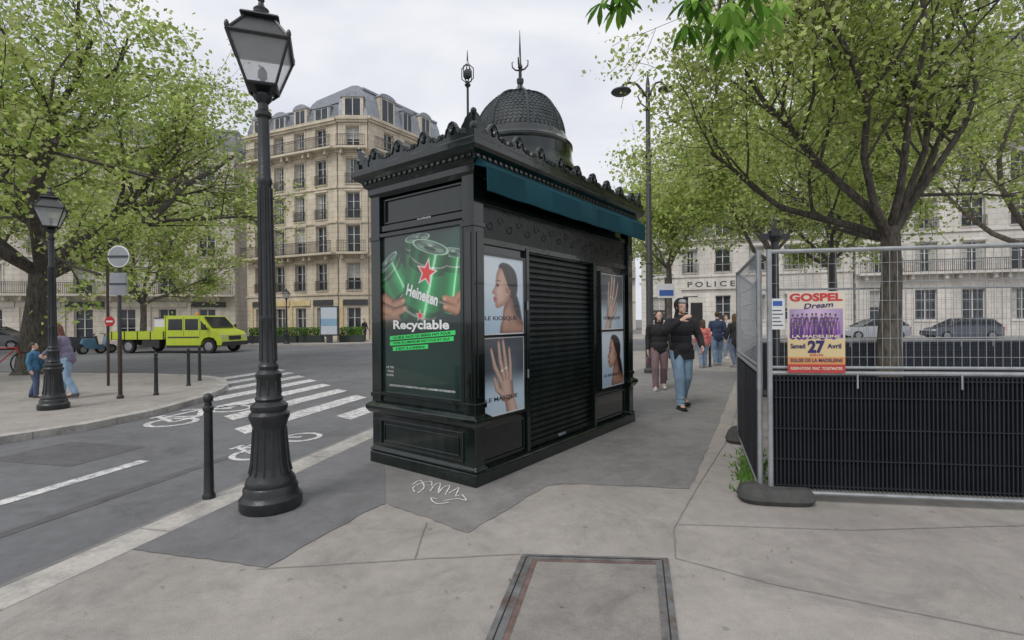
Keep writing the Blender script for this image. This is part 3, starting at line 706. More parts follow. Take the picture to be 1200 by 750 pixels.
for i_,(a,b) in enumerate(((.10,.16),(.10,.135),(.10,.11))): put_text(mb,["LE TRI","+ FACILE","0.0%"][i_],a*w,b*h,.11,.02,.003,P_wht)
put_text(mb,"L'ABUS D'ALCOOL EST DANGEREUX POUR LA SANTE, A CONSOMMER AVEC MODERATION",.5*w,.045*h,.94,.024,.003,P_wht,.01)
mb.obj('lettering',po)
mb=MB(); mb.M=ML
for a in [(-.035,1.175,1.62,1.655),(-.035,1.175,-.035,0),(-.035,0,0,1.62),(1.14,1.175,0,1.62)]: mb.box(*a,-.03,.03,M_kio)
mb.box(0,1.14,0,1.62,-.03,-.004,M_kio)
kp(mb,'poster_frame')
mb=MB(); mb.M=Matrix.Translation((.062,1.325,.76))@Matrix(((0,0,-1,0),(-1,0,0,0),(0,1,0,0),(0,0,0,1)))
put_text(mb,"JCDecaux",.62,1.755,.20,.032,.0015,P_wht,.005); kp(mb,'lettering')
# ---------------------------------------------------------------- street lamp
def street_lamp(loc,rot,label):
    e=empty('street_lamp',loc,rot=rot,label=label,cat='street lamp',group='cast iron street lamps')
    mb=MB()
    mb.lathe([(.228,0.004),(.235,.02),(.235,.09),(.215,.11),(.205,.13),(.205,.17),(.19,.19)],M_iron,n=28)
    mb.lathe([(.185,.185),(.19,.21),(.18,.24),(.158,.27),(.142,.35),(.130,.52),(.123,.64),(.128,.66),(.14,.70),(.153,.73),(.153,.755),(.13,.78),(.14,.80),(.14,.825),(.10,.86)],M_iron,n=28)
    for k in range(14):
        a=k*math.pi/7; ca_,sa_=math.cos(a),math.sin(a)
        mb.tube([(ca_*.156,sa_*.156,.285),(ca_*.141,sa_*.141,.36),(ca_*.129,sa_*.129,.52),(ca_*.122,sa_*.122,.64)],[.011,.010,.009,.008],M_iron,6)
    mb.obj('base',e,smooth=True)
    mb=MB()
    mb.lathe([(.095,.85),(.108,.88),(.088,.91),(.082,1.02),(.098,1.05),(.098,1.08),(.07,1.11),(.078,1.14),(.060,1.17),(.057,1.5),(.062,1.52),(.062,1.54),(.055,1.56),(.050,2.6),(.057,2.62),(.057,2.65),(.048,2.67),(.043,3.14),(.062,3.16),(.062,3.19),(.042,3.21),(.038,3.26),(.068,3.30),(.072,3.33),(.045,3.35)],M_iron,n=16)
    for k in range(8):
        a=k*math.pi/4; mb.tube([(.060*math.cos(a),.060*math.sin(a),1.18),(.051*math.cos(a),.051*math.sin(a),2.58)],.008,M_iron,5)
        mb.tube([(.085*math.cos(a),.085*math.sin(a),.91),(.081*math.cos(a),.081*math.sin(a),1.03)],.010,M_iron,5)
    mb.obj('post',e,smooth=True)
    mb=MB(); r2=math.sqrt(2); zl,zt=3.385,3.72; a0,a1=.105*r2,.215*r2; ztop=3.91
    for k in range(4):
        a=R(45)+k*math.pi/2; b=a+math.pi/2
        p0=Vector((a0*math.cos(a),a0*math.sin(a),zl));p1=Vector((a1*math.cos(a),a1*math.sin(a),zt)); q0=Vector((a0*math.cos(b),a0*math.sin(b),zl));q1=Vector((a1*math.cos(b),a1*math.sin(b),zt))
        mb.tube([p0,p1],.011,M_iron,6); mb.tube([p0,q0],.014,M_iron,6); mb.tube([p1,q1],.017,M_iron,6)
        mb.tube([Vector((.03*math.cos(a),.03*math.sin(a),3.31)),Vector((.09*math.cos(a),.09*math.sin(a),3.33)),p0],.011,M_iron,6)
        mb.ell(p1+Vector((0,0,.03)),(.018,.018,.035),M_iron,8,6)
        t=Vector((.10*r2*math.cos(a),.10*r2*math.sin(a),ztop)); mb.tube([p1,t],.012,M_iron,6)
    mb.lathe([(.12*r2,ztop-.01),(.14*r2,ztop+.005),(.13*r2,ztop+.02),(.08*r2,ztop+.05)],M_iron,n=4,rot=R(45))
    mb.lathe([(.075,ztop+.045),(.08,ztop+.065),(.055,ztop+.09),(.06,ztop+.11),(.028,ztop+.14),(.018,ztop+.17),(.028,ztop+.19),(.004,ztop+.235)],M_iron,n=12)
    mb.lathe([(.05,3.34),(.07,3.36),(.10,3.37),(.105*r2,3.378),(.10*r2,3.388)],M_iron,n=4,rot=R(45))
    mb.lathe([(.02,3.385),(.02,3.46),(.035,3.47),(.035,3.52),(.01,3.56)],M_iron,n=10)
    mb.obj('lantern_frame',e,smooth=True)
    mb=MB(); vs=[]
    for r_,z_ in ((a0*.97,zl+.005),(a1*.97,zt)):
        for k in range(4): a=R(45)+k*math.pi/2; vs.append((r_*math.cos(a),r_*math.sin(a),z_))
    mb.add(vs,[(0,1,5,4),(1,2,6,5),(2,3,7,6),(3,0,4,7)],M_glassl); mb.obj('lantern_glass',e)
    mb=MB(); mb.lathe([(a1*.99,zt+.002),(.10*r2,ztop-.005)],M_irong,n=4,rot=R(45)); mb.obj('lantern_roof',e)
    return e
l1=G(318,594)
lamp=street_lamp((l1[0],l1[1],.004),(0,R(-.6),R(20)),'black cast iron street lamp with square glass lantern beside the kiosk')
l2=G(63,479); lamp2=copy_thing(lamp,(l2[0],l2[1],0),rot=(0,R(-.3),R(35)),label='black cast iron street lamp on the pavement corner across the road',scale=.95)
l3=G(336,403); copy_thing(lamp,(l3[0],l3[1],-.1),rot=(0,0,R(10)),label='small distant street lamp in front of the buildings',scale=.95)
be=empty('bollard',(*G(245,584),0.004),label='slim black iron bollard by the kerb',cat='bollard',group='iron bollards along the kerbs')
mb=MB(); mb.lathe([(.05,0.0),(.052,.02),(.045,.04),(.040,.05),(.036,.30),(.033,.74),(.042,.75),(.042,.775),(.03,.785),(.028,.80)],M_iron,n=12); mb.obj('post',be,smooth=True)
mb=MB(); mb.ell((0,0,.85),(.04,.04,.045),M_iron); mb.lathe([(.028,.79),(.03,.81),(.022,.82)],M_iron,n=10); mb.obj('knob',be,smooth=True)
for (x,y) in [(183,463),(221,452),(234,446)]: copy_thing(be,(*G(x,y),0),0,label='slim black iron bollard on the crossing corner',scale=1.0)
for k in range(7): copy_thing(be,(*G(296+k*20,405-k*.6,-.1),-.1),0,label='small iron bollard in front of the far pavement')
for (x,y) in [(832,430),(862,428),(884,426),(845,420)]: copy_thing(be,(*G(x,y),0),0,label='slim black iron bollard on the pavement')
# ---------------------------------------------------------------- sign poles
M_pole=mat('brown_pole',(.05,.03,.026),.5,var=.2); M_sgn=mat('sign_back',(.30,.32,.34),.4,metal=.3,var=.15); M_sw=mat('sign_white',(.72,.73,.74),.4,var=.05); M_sr=mat('sign_red',(.5,.02,.02),.4,var=.05); M_sb=mat('sign_blue',(.04,.12,.40),.4,var=.05)
x,y=G(141,467); D=y
e=empty('traffic_sign',(x,y,0),label='grey backs of round and square traffic signs on a pole',cat='traffic sign')
mb=MB(); mb.tube([(0,0,0),(0,0,1.2)],.038,M_pole,10); mb.tube([(0,0,1.2),(0,0,3.0)],.034,M_irong,10); mb.lathe([(.06,0),(.06,.05),(.04,.08)],M_pole,n=10); mb.obj('pole',e)
def zz(py): return W(141,py,D)[2]
mb=MB(); mb.M=Matrix.Translation((0.03,-.045,zz(301)))@Matrix.Rotation(R(90),4,'X'); mb.lathe([(.215,0),(.22,.006),(.215,.012)],M_sw,n=28); mb.lathe([(.195,.013),(.195,.016)],M_sgn,n=28); mb.box(-.2,.2,-.02,.02,.017,.03,M_irong); mb.obj('sign_disc',e)
mb=MB(); mb.box(-.14,.19,-.06,-.045,zz(346),zz(320),M_sgn); mb.box(-.12,.17,-.064,-.0605,zz(344),zz(322),M_sgn); mb.box(-.14,.19,-.075,-.0645,zz(334),zz(332),M_irong); mb.obj('sign_plate',e)
x,y=G(127,452); e=empty('signpost',(x,y,0),label='slim brown signpost with small red and white sign',cat='traffic sign')
mb=MB(); mb.tube([(0,0,0),(0,0,2.9)],.03,M_pole,8); mb.obj('pole',e)
mb=MB(); mb.M=Matrix.Translation((0.09,-.05,1.55))@Matrix.Rotation(R(90),4,'X'); mb.lathe([(.12,0),(.12,.012)],M_sr,n=20); mb.box(-.08,.08,-.02,.02,.0125,.016,M_sw); mb.obj('sign_disc',e)
x,y=G(762,437); e=empty('street_light',(x,y,0),label='tall grey street light with disc lamps on curved arms',cat='street light')
zt=W(757,100,y)[2]
mb=MB(); mb.tube([(0,0,0),(0,0,1.2),(0,0,1.3),(0,0,3.0),(0,0,3.05),(0,0,zt),(0,0,zt+.35)],[.13,.12,.10,.095,.08,.06,.012],M_irong,12); mb.lathe([(.17,0),(.17,.1),(.12,.15)],M_irong,n=12)
for zz_ in (zt-.3,zt-.7,3.0,zt-2): mb.lathe([(.06,zz_),(.11,zz_+.02),(.11,zz_+.05),(.06,zz_+.07)],M_irong,n=12)
mb.tube([(0,0,zt-.35),(-.15,0,zt-.15),(-.3,0,zt+.03),(-.5,0,zt+.08),(-.68,0,zt+.02),(-.74,0,zt-.1)],.035,M_irong,8)
mb.tube([(-.0,0,zt-.65),(-.2,0,zt-.5),(-.28,0,zt-.3),(-.18,0,zt-.2),(-.10,0,zt-.3)],.018,M_irong,6)
mb.tube([(0,0,zt-.35),(.1,0,zt-.15),(.22,0,zt+.06),(.36,0,zt+.10),(.50,0,zt-.04)],.032,M_irong,8)
mb.obj('pole',e,smooth=True)
mb=MB(); mb.lathe([(.05,zt-.04),(.12,zt-.08),(.26,zt-.14),(.28,zt-.18),(.22,zt-.23),(.05,zt-.26)],M_irong,-.74,0,16); mb.obj('lamp_head',e,smooth=True)
mb=MB(); mb.lathe([(.03,zt+.0),(.08,zt-.04),(.22,zt-.09),(.22,zt-.13),(.05,zt-.17)],M_irong,.51,0,16); mb.obj('lamp_head',e,smooth=True)
y=12.0; x=W(780,341,12)[0]; e=empty('information_sign',(x,y,0),label='small white and blue square sign on a thin pole',cat='sign')
mb=MB(); mb.tube([(0,0,0),(0,0,2.5)],.025,M_irong,8); mb.obj('pole',e)
mb=MB(); zc=W(779,341,y)[2]; mb.box(-.21,.21,-.06,-.03,zc-.17,zc+.17,M_sw); mb.box(-.17,.17,-.064,-.0605,zc-.12,zc+.02,M_sb); mb.obj('sign_plate',e)
x,y=(W(908,300,7.5)[0],7.5); e=empty('post',(x,y,0),label='black iron post with cross shaped head inside the enclosure',cat='post')
mb=MB(); zt=W(908,268,y)[2]; mb.tube([(0,0,0),(0,0,zt)],[.07,.05],M_iron,10); mb.box(-.22,.22,-.03,.03,zt-.16,zt-.08,M_iron); mb.lathe([(.06,zt-.2),(.1,zt-.12),(.1,zt-.04),(.03,zt),(.01,zt+.15)],M_iron,n=10); mb.obj('shaft',e)
x,y=(W(975,300,12)[0],12); e=empty('street_lamp',(x,y,0),label='slim dark lamp post behind the fenced enclosure',cat='street lamp')
mb=MB(); mb.tube([(0,0,0),(0,0,1),(0,0,3.6)],[.10,.06,.04],M_iron,10); mb.lathe([(.05,3.5),(.12,3.6),(.22,3.95),(.10,4.1),(.02,4.25)],M_irong,n=4,rot=R(45)); mb.obj('post',e)
# ---------------------------------------------------------------- site fence
M_clad2=mat('grey_blue_cladding',(.035,.042,.058),.7,var=.3,scale=3)
def fence(a,b,label,foot=True,H=2.06,clad=True,wires=.055,cm=None):
    a=Vector(a);b=Vector(b);L_=(b-a).length; cm=cm or M_black
    e=empty('site_fence_panel',(a.x,a.y,0),math.atan2(b.y-a.y,b.x-a.x),label=label,cat='fence panel',group='temporary site fence panels')
    mb=MB(); r=.021; z0=.08; zr=1.05
    for x in (.03,L_-.03): mb.tube([(x,0,.02),(x,0,H)],r,M_galv,10)
    for z in (z0,zr,zr+.045,H-.02): mb.tube([(.03,0,z),(L_-.03,0,z)],r*.85 if z!=zr+.045 else .012,M_galv,8)
    mb.obj('frame',e,smooth=True)
    mb=MB(); t=.0015
    n=int((L_-.06)/wires)
    for k in range(1,n):
        x=.03+k*(L_-.06)/n; mb.box(x-t,x+t,-t,t,zr+.04,H-.02,M_galv)
    z=zr+.13
    while z<H-.05: mb.box(.03,L_-.03,-t*2,0,z-t,z+t,M_galv); z+=.15
    mb.obj('wire_mesh',e)
    if clad:
        mb=MB(); n=int((L_-.1)/.03); pts=[]
        for k in range(n):
            x=.05+k*(L_-.1)/n; w_=(L_-.1)/n; j=random.uniform(-.002,.002); pts+=[(x,.014+j),(x+w_*.42,.014),(x+w_*.56,-.014+j),(x+w_*.9,-.014)]
        vs=[(x,y,z0+.03) for x,y in pts]+[(x,y,zr-.03) for x,y in pts]; m=len(pts)
        mb.add(vs,[(i,i+1,m+i+1,m+i) for i in range(m-1)],cm)
        for z in (z0+.06,.35,.6,.85,zr-.06): mb.box(.05,L_-.05,-.017,.012,z-.004,z+.004,cm)
        for x in [L_*q for q in (.2,.42,.64,.86)]:
            mb.box(x,x+.012,-.02,-.014,zr-.12,zr-.0,M_galv)
        mb.obj('cladding',e)
    if foot:
        mb=MB(); vs=[]
        prof=[(.0,.004),(.02,.04),(.0,.10),(-.03,.125)]
        N_=24
        for j,(o,z) in enumerate(prof):
            for k in range(N_):
                t_=2*math.pi*k/N_; cx_=math.copysign(abs(math.cos(t_))**.6,math.cos(t_)); cy_=math.copysign(abs(math.sin(t_))**.6,math.sin(t_))
                vs.append((.06+(.27+o)*cx_,(.13+o)*cy_,z))
        fs=[(j*N_+k,j*N_+(k+1)%N_,(j+1)*N_+(k+1)%N_,(j+1)*N_+k) for j in range(3) for k in range(N_)]+[tuple(3*N_+k for k in range(N_))]
        mb.add(vs,fs,M_rubber); mb.obj('foot',e,smooth=True)
    return e
P0=(2.08,4.06); P1=(5.4,3.55)
fence(P0,P1,'steel mesh site fence panel with black corrugated cladding and rubber foot')
P2=(2.76,6.05); P3=(4.75,9.5)
fence((2.05,4.10),P2,'narrow steel mesh site fence panel turning the corner',foot=False)
fence(P2,P3,'steel mesh site fence panel along the enclosure side',foot=True)
q=Vector(P3)
for k in range(4):
    q2=q+Vector((2.6,-.12)); fence(q,q2,'steel mesh site fence panel closing the back of the enclosure',foot=True,wires=.09,cm=M_clad2); q=q2
fa=math.atan2(P1[1]-P0[1],P1[0]-P0[0]); dF=Vector((math.cos(fa),math.sin(fa)))
def fence_u(px):
    k=ray(px,375).x; return (k*P0[1]-P0[0])/(dF.x-k*dF.y)
ua,ub=fence_u(921),fence_u(988); w_=ub-ua
pp=Vector(P0)+dF*ua; zt=W(955,342,pp.y)[2]; zb_=W(955,436,pp.y)[2]; h_=zt-zb_
nf=Vector((dF.y,-dF.x))
pe=empty('concert_poster',(pp.x+nf.x*.03,pp.y+nf.y*.03,zb_),fa,label='orange and purple gospel concert poster tied to the fence',cat='poster')
c=Canvas(w_,h_,160); H_=h_/w_; yy=c.Y/H_
c.C[:]=(.70,.62,.50)
c.mix(ss((.42-yy)/.01),(.70,.56,.30)); c.mix(ss((.20-yy)/.01),(.70,.32,.10)); c.mix(ss((.11-yy)/.01),(.50,.05,.05))
m=ss((yy-.42)/.008)*ss((.79-yy)/.008)*ss((c.X-.03)/.01)*ss((.97-c.X)/.01); c.mix(m,(.30,.22,.42))
c.mix(m*np.exp(-((c.X-.5)**2/.12+(yy-.74)**2/.01)),(.62,.45,.66))
rr=random.Random(4)
for row,(by,ns) in enumerate(((.71,10),(.66,9),(.60,8))):
    for k in range(ns):
        x_=.10+.82*(k+.5*(row%2))/ns+rr.uniform(-.015,.015); y_=by*H_+rr.uniform(-.012,.012)
        rob=rr.choice([(.15,.04,.30),(.22,.07,.38),(.10,.03,.22),(.28,.10,.40)])
        c.limb((x_,y_-.24),(x_,y_-.065),.050,.034,rob,(.04,.01,.10)); c.mix(ss((.006-np.abs(c.X-x_))/.004)*ss((y_-.05-c.Y)/.02)*ss((c.Y-(y_-.2))/.02)*.8,(.70,.50,.12))
        c.ell((x_,y_),(.021,.028),0,(.20,.10,.06),1,.3); c.ell((x_,y_+.012),(.023,.022),0,(.02,.015,.012),.9,.3)
c.mix(ss((.475-yy)/.01)*ss((yy-.425)/.005)*ss((c.X-.03)/.01)*ss((.97-c.X)/.01),(.12,.03,.22))
c.C*=(1-.10*rng.random(c.X.shape))[...,None]
c.obj(Matrix.Translation((0,0,0))@MF,pe,name='print')
mb=MB(); mb.M=MF; M_rd=flat('gig_red',(.55,.03,.03),rough=.5); M_dkb=flat('gig_blue',(.03,.02,.12),rough=.5); M_crm=flat('gig_cream',(.75,.68,.5),rough=.5)
put_text(mb,"GOSPEL",.5*w_,.93*h_,.92*w_,.10*h_,.003,M_rd,.04); put_text(mb,"Dream",.55*w_,.83*h_,.50*w_,.065*h_,.0034,M_dkb,.02,R(4),.3)
put_text(mb,"LA MADELEINE",.5*w_,.45*h_,.84*w_,.035*h_,.003,M_crm,.02)
put_text(mb,"Samedi",.18*w_,.33*h_,.26*w_,.06*h_,.003,M_dkb,.03); put_text(mb,"27",.5*w_,.32*h_,.30*w_,.16*h_,.003,M_dkb,.05); put_text(mb,"Avril",.81*w_,.33*h_,.24*w_,.06*h_,.003,M_dkb,.03)
put_text(mb,"20h45",.5*w_,.22*h_,.24*w_,.025*h_,.003,M_rd,.02)
put_text(mb,"EGLISE DE LA MADELEINE",.5*w_,.155*h_,.9*w_,.045*h_,.003,M_dkb,.02); put_text(mb,"RESERVATIONS  FNAC  TICKETMASTER",.5*w_,.055*h_,.9*w_,.035*h_,.003,M_crm,.02)
mb.obj('lettering',pe)
un=fence_u(902); un2=fence_u(919); pn=Vector(P0)+dF*un; wn=un2-un
e=empty('notice',(pn.x+nf.x*.012,pn.y+nf.y*.012,W(905,386,4.05)[2]),fa,label='small white notice tied to the site fence mesh',cat='sign')
mb=MB(); hn=W(905,350,4.05)[2]-W(905,386,4.05)[2]; mb.box(0,wn,-.004,0,0,hn,M_sw)
for k in range(5): mb.box(.015,wn-.015-.012*(k%3),-.006,-.0045,.03+k*.030,.038+k*.030,P_txt)
mb.box(.02,wn-.02,-.006,-.0045,hn-.06,hn-.02,M_sb)
mb.obj('sheet',e)
# ---------------------------------------------------------------- buildings
_wc={}
def window_mesh(w,h,var):
    k=(round(w,2),round(h,2),var)
    if k in _wc: return _wc[k]
    mb=MB(); y=.22
    mb.box(-w/2,w/2,y+.06,y+.08,0,h,M_wglass)
    if var==1:
        mb.box(-w/2+.06,-w*.18,y+.05,y+.058,.06,h-.06,M_curt); mb.box(w*.18,w/2-.06,y+.05,y+.058,.06,h-.06,M_curt)
    if var==2: mb.box(-w/2+.06,w/2-.06,y+.05,y+.058,h*.45,h-.06,M_curt)
    f=.06
    for a in [(-w/2,-w/2+f,0,h),(w/2-f,w/2,0,h),(-w/2+f,w/2-f,0,f),(-w/2+f,w/2-f,h-f,h),(-.035,.035,f,h-f)]: mb.box(a[0],a[1],y,y+.06,a[2],a[3],M_frame)
    for q in (.33,.66):
        mb.box(-w/2+f,-.035,y+.01,y+.055,h*q-.018,h*q+.018,M_frame); mb.box(.035,w/2-f,y+.01,y+.055,h*q-.018,h*q+.018,M_frame)
    _wc[k]=mb.mesh('window'); return _wc[k]
def rail(mb,x0,x1,y,z,h=.95,sp=.13):
    mb.box(x0,x1,y-.02,y+.02,z+h-.04,z+h,M_rail); mb.box(x0,x1,y-.015,y+.015,z+.06,z+.09,M_rail); mb.box(x0,x1,y-.012,y+.012,z+h-.2,z+h-.18,M_rail)
    n=max(2,int((x1-x0)/sp))
    for k in range(n+1):
        x=x0+(x1-x0)*k/n; mb.box(x-.012,x+.012,y-.012,y+.012,z,z+h-.04,M_rail)
def building(label,p0,p1,rows,colw,ww,wm,H,roof=2.6,depth=9,longbal=(),bal=(),shop=None,dorm=True,chim=True,roofm=None):
    a=Vector(p0);b=Vector(p1);Lb=(b-a).length
    e=empty('building',(a.x,a.y,0),math.atan2(b.y-a.y,b.x-a.x),label=label,cat='building')
    n=max(1,int(Lb/colw)); m0=(Lb-n*colw)/2; cs=[m0+(k+.5)*colw for k in range(n)]
    ue=[0]
    for c in cs: ue+=[c-ww/2,c+ww/2]
    ue.append(Lb); ze=[-.1]
    for z0,z1 in rows: ze+=[z0,z1]
    ze.append(H)
    mb=MB()
    for i in range(len(ue)-1):
        for j in range(len(ze)-1):
            x0,x1,z0,z1=ue[i],ue[i+1],ze[j],ze[j+1]
            if i%2==1 and j%2==1:
                d=.3
                mb.add([(x0,0,z0),(x0,d,z0),(x0,d,z1),(x0,0,z1)],[(0,1,2,3)],wm); mb.add([(x1,0,z0),(x1,d,z0),(x1,d,z1),(x1,0,z1)],[(3,2,1,0)],wm)
                mb.add([(x0,0,z0),(x1,0,z0),(x1,d,z0),(x0,d,z0)],[(0,1,2,3)],wm); mb.add([(x0,0,z1),(x1,0,z1),(x1,d,z1),(x0,d,z1)],[(3,2,1,0)],wm)
            else: mb.add([(x0,0,z0),(x1,0,z0),(x1,0,z1),(x0,0,z1)],[(0,1,2,3)],wm)
    mb.add([(0,0,-.1),(0,depth,-.1),(0,depth,H),(0,0,H)],[(3,2,1,0)],wm); mb.add([(Lb,0,-.1),(Lb,depth,-.1),(Lb,depth,H),(Lb,0,H)],[(0,1,2,3)],wm)
    mb.add([(0,depth,-.1),(Lb,depth,-.1),(Lb,depth,H),(0,depth,H)],[(3,2,1,0)],wm)
    for j,(z0,z1) in enumerate(rows):
        if j>0: mb.box(-.03,Lb+.03,-.10,0.003,z0-.42,z0-.26,wm)
        for c in cs:
            if j>0: mb.box(c-ww/2-.14,c+ww/2+.14,-.09,.002,z1+.10,z1+.22,wm); mb.box(c-ww/2-.12,c-ww/2-.01,-.045,.002,z0,z1+.098,wm); mb.box(c+ww/2+.01,c+ww/2+.12,-.045,.002,z0,z1+.098,wm)
            mb.box(c-ww/2-.1,c+ww/2+.1,-.07,.002,z0-.12,z0-.003,wm)
    mb.box(-.1,Lb+.1,-.32,.004,H-.22,H+.02,wm); mb.box(-.06,Lb+.06,-.2,.003,H-.40,H-.222,wm)
    if shop:
        for i,c in enumerate(cs):
            mb.box(c-colw/2+.3,c+colw/2-.02,-.12,.001,2.85,3.3,shop if i%3 else M_irong)
            mb.box(c-colw/2+.02,c-colw/2+.28,-.08,.001,0,3.2,wm if i%2 else shop)
    mb.obj('wall',e)
    for j,(z0,z1) in enumerate(rows):
        for i,c in enumerate(cs):
            v=random.choice([0,0,1,1,2]) if not(shop and j==0) else 0
            o=bpy.data.objects.new('window',window_mesh(ww,z1-z0,v)); link(o,e); o.location=(c,0,z0)
        if j in longbal:
            mb=MB(); mb.box(0,Lb,-.75,.001,z0-.25,z0-.08,wm); rail(mb,0.05,Lb-.05,-.70,z0-.08)
            for c in cs:
                for s_ in (-1,1): mb.box(c+s_*ww*.75-.1,c+s_*ww*.75+.1,-.55,.0005,z0-.6,z0-.252,wm)
            mb.obj('balcony',e)
        if j in bal:
            for c in cs:
                mb=MB(); rail(mb,c-ww/2-.05,c+ww/2+.05,-.12,z0-.02,.8,.11); mb.obj('balcony',e)
    rmm=roofm or M_slate
    mb=MB(); zr=H+.02
    prof=[(.1,0),(.22,.30*roof),(.42,.58*roof),(.75,.82*roof),(1.25,.96*roof),(2.0,1.03*roof)]
    vs=[];fs=[]
    for o,dz in prof: vs+=[(0,o,zr+dz),(Lb,o,zr+dz),(Lb,depth-o,zr+dz),(0,depth-o,zr+dz)]
    for j in range(len(prof)-1):
        for k in range(4): fs.append((j*4+k,j*4+(k+1)%4,j*4+4+(k+1)%4,j*4+4+k))
    q=(len(prof)-1)*4; fs.append((q,q+1,q+2,q+3)); mb.add(vs,fs,rmm)
    mb.box(0,Lb,.62,.90,zr+roof*.80,zr+roof*.86,M_zinc)
    mb.obj('roof',e)
    if dorm:
        for i,c in enumerate(cs):
            mb=MB(); dw=ww*(.62 if i%3 else .78); dh=roof*(.60 if i%2 else .72)
            mb.box(c-dw,c+dw,.12,1.3,zr,zr+dh,wm if i%2==0 else M_zinc)
            pts=[(c+(dw+.08)*math.cos(t),zr+dh+.42*math.sin(t)) for t in [math.pi-k*math.pi/8 for k in range(9)]]
            mb.prism(pts,lambda x,z,k:(x,.04 if k==0 else 1.5,z),M_zinc)
            mb.box(c-dw*.72,c+dw*.72,.105,.13,zr+.25,zr+dh-.12,M_wglass); mb.box(c-.03,c+.03,.085,.104,zr+.25,zr+dh-.12,M_frame)
            for a in [(c-dw*.8,c-dw*.72),(c+dw*.72,c+dw*.8)]: mb.box(a[0],a[1],.09,.13,zr+.2,zr+dh-.1,M_frame)
            mb.obj('dormer',e)
    if chim:
        for t in (.08,.92):
            mb=MB(); c=Lb*t; mb.box(c-.3,c+.3,depth/2-1.2,depth/2+1.2,zr+roof*.5,zr+roof+.9,M_cream2)
            for q in range(5): mb.lathe([(.10,zr+roof+.9),(.09,zr+roof+1.2)],M_brick,c,depth/2-.9+q*.45,8)
            mb.obj('chimney',e)
    return e,cs
r6=[(.15,2.65),(4.1,6.3),(7.2,9.4),(10.0,12.1),(12.85,14.9),(15.75,17.5)]
c1=W(290,375,44.5); c2=W(396,375,40.5); c2b=W(432,375,40.6); c3=W(520,375,48)
building('cream stone six storey apartment building with iron balconies and yellow shopfronts',c1[:2],c2[:2],r6,2.35,1.15,M_cream,18.1,roof=2.0,longbal=(2,5),bal=(1,3,4),shop=M_yel,chim=True)
eb,_=building('narrow cream stone corner building with rounded zinc roof',(c2[0]+.12,c2[1]+.0),c2b[:2],r6,2.3,1.1,M_cream,18.2,roof=2.4,depth=6,longbal=(2,5),bal=(1,3,4),shop=M_yel,chim=False,roofm=M_zinc)
building('cream stone corner apartment building with zinc dormers',(c2b[0]+.12,c2b[1]+.05),c3[:2],r6,2.3,1.1,M_cream,18.3,roof=3.0,longbal=(2,5),bal=(1,3,4),shop=M_yel,chim=False,roofm=M_zinc)
building('pale stone apartment building behind the plane trees',(-72,30),(-24.6,44),[(.3,2.7),(4.0,6.2),(7.3,9.4),(10.5,12.4),(13.5,15.3)],3.0,1.3,M_cream2,16.5,roof=2.6,longbal=(1,4),bal=(2,3),shop=M_cream2,chim=True)
a_=W(752,375,46); b_=W(1000,375,40)
eb,cs=building('low white stone police station with slate mansard roof',a_[:2],b_[:2],[(1.3,3.5),(5.6,7.6)],2.7,1.25,M_white2,8.6,roof=2.6,bal=(1,),longbal=(),chim=True)
mb=MB(); M_sg=mat('dark_lettering',(.07,.07,.08),.6)
ang_=math.atan2(b_[1]-a_[1],b_[0]-a_[0]); dB=Vector((math.cos(ang_),math.sin(ang_)))
k_=ray(833,333).x; ux=(k_*a_[1]-a_[0])/(dB.x-k_*dB.y); yB=a_[1]+ux*dB.y
mb.M=Matrix.Translation((ux,-.02,W(833,333,yB)[2]))@MF
mb.box(-2.5,2.5,-.45,.45,-.02,.16,M_white2); put_text(mb,"P O L I C E",0,0,3.9,.50,.165,M_sg,.025); mb.obj('lettering',eb)
mb=MB(); mb.tube([(ux+3.0,-.1,3.8),(ux+3.9,-1.6,5.2)],.03,M_irong,6)
mb.add([(ux+3.9,-1.6,5.2),(ux+3.55,-1.0,4.65),(ux+3.6,-1.02,3.9),(ux+3.9,-1.55,4.3)],[(0,1,2,3)],M_sr); mb.add([(ux+3.55,-1.0,4.65),(ux+3.25,-.5,4.2),(ux+3.3,-.52,3.5),(ux+3.6,-1.02,3.9)],[(0,1,2,3)],M_sb); mb.obj('flag',eb)
mb=MB(); mb.box(ux-1.9,ux-.5,-.06,.01,-.1,3.4,M_white2); mb.box(ux-1.7,ux-.7,-.085,-.061,-.1,2.9,M_dark); mb.obj('door',eb)
building('tall pale stone apartment building with rows of windows',(b_[0]+.1,b_[1]-.2),(58,32),[(1.2,3.6),(5.0,7.2),(8.4,10.6),(11.8,13.8),(15,17),(18.2,20)],3.1,1.5,M_white2,21,roof=2.6,longbal=(1,4),bal=(2,3),dorm=True)
building('distant pale apartment block at the end of the street',(-3,75),(18,72),[(1,3),(4.4,6.5),(7.7,9.7),(11,13)],3.0,1.3,M_cream2,14.5,roof=2.4,longbal=(2,),dorm=False)
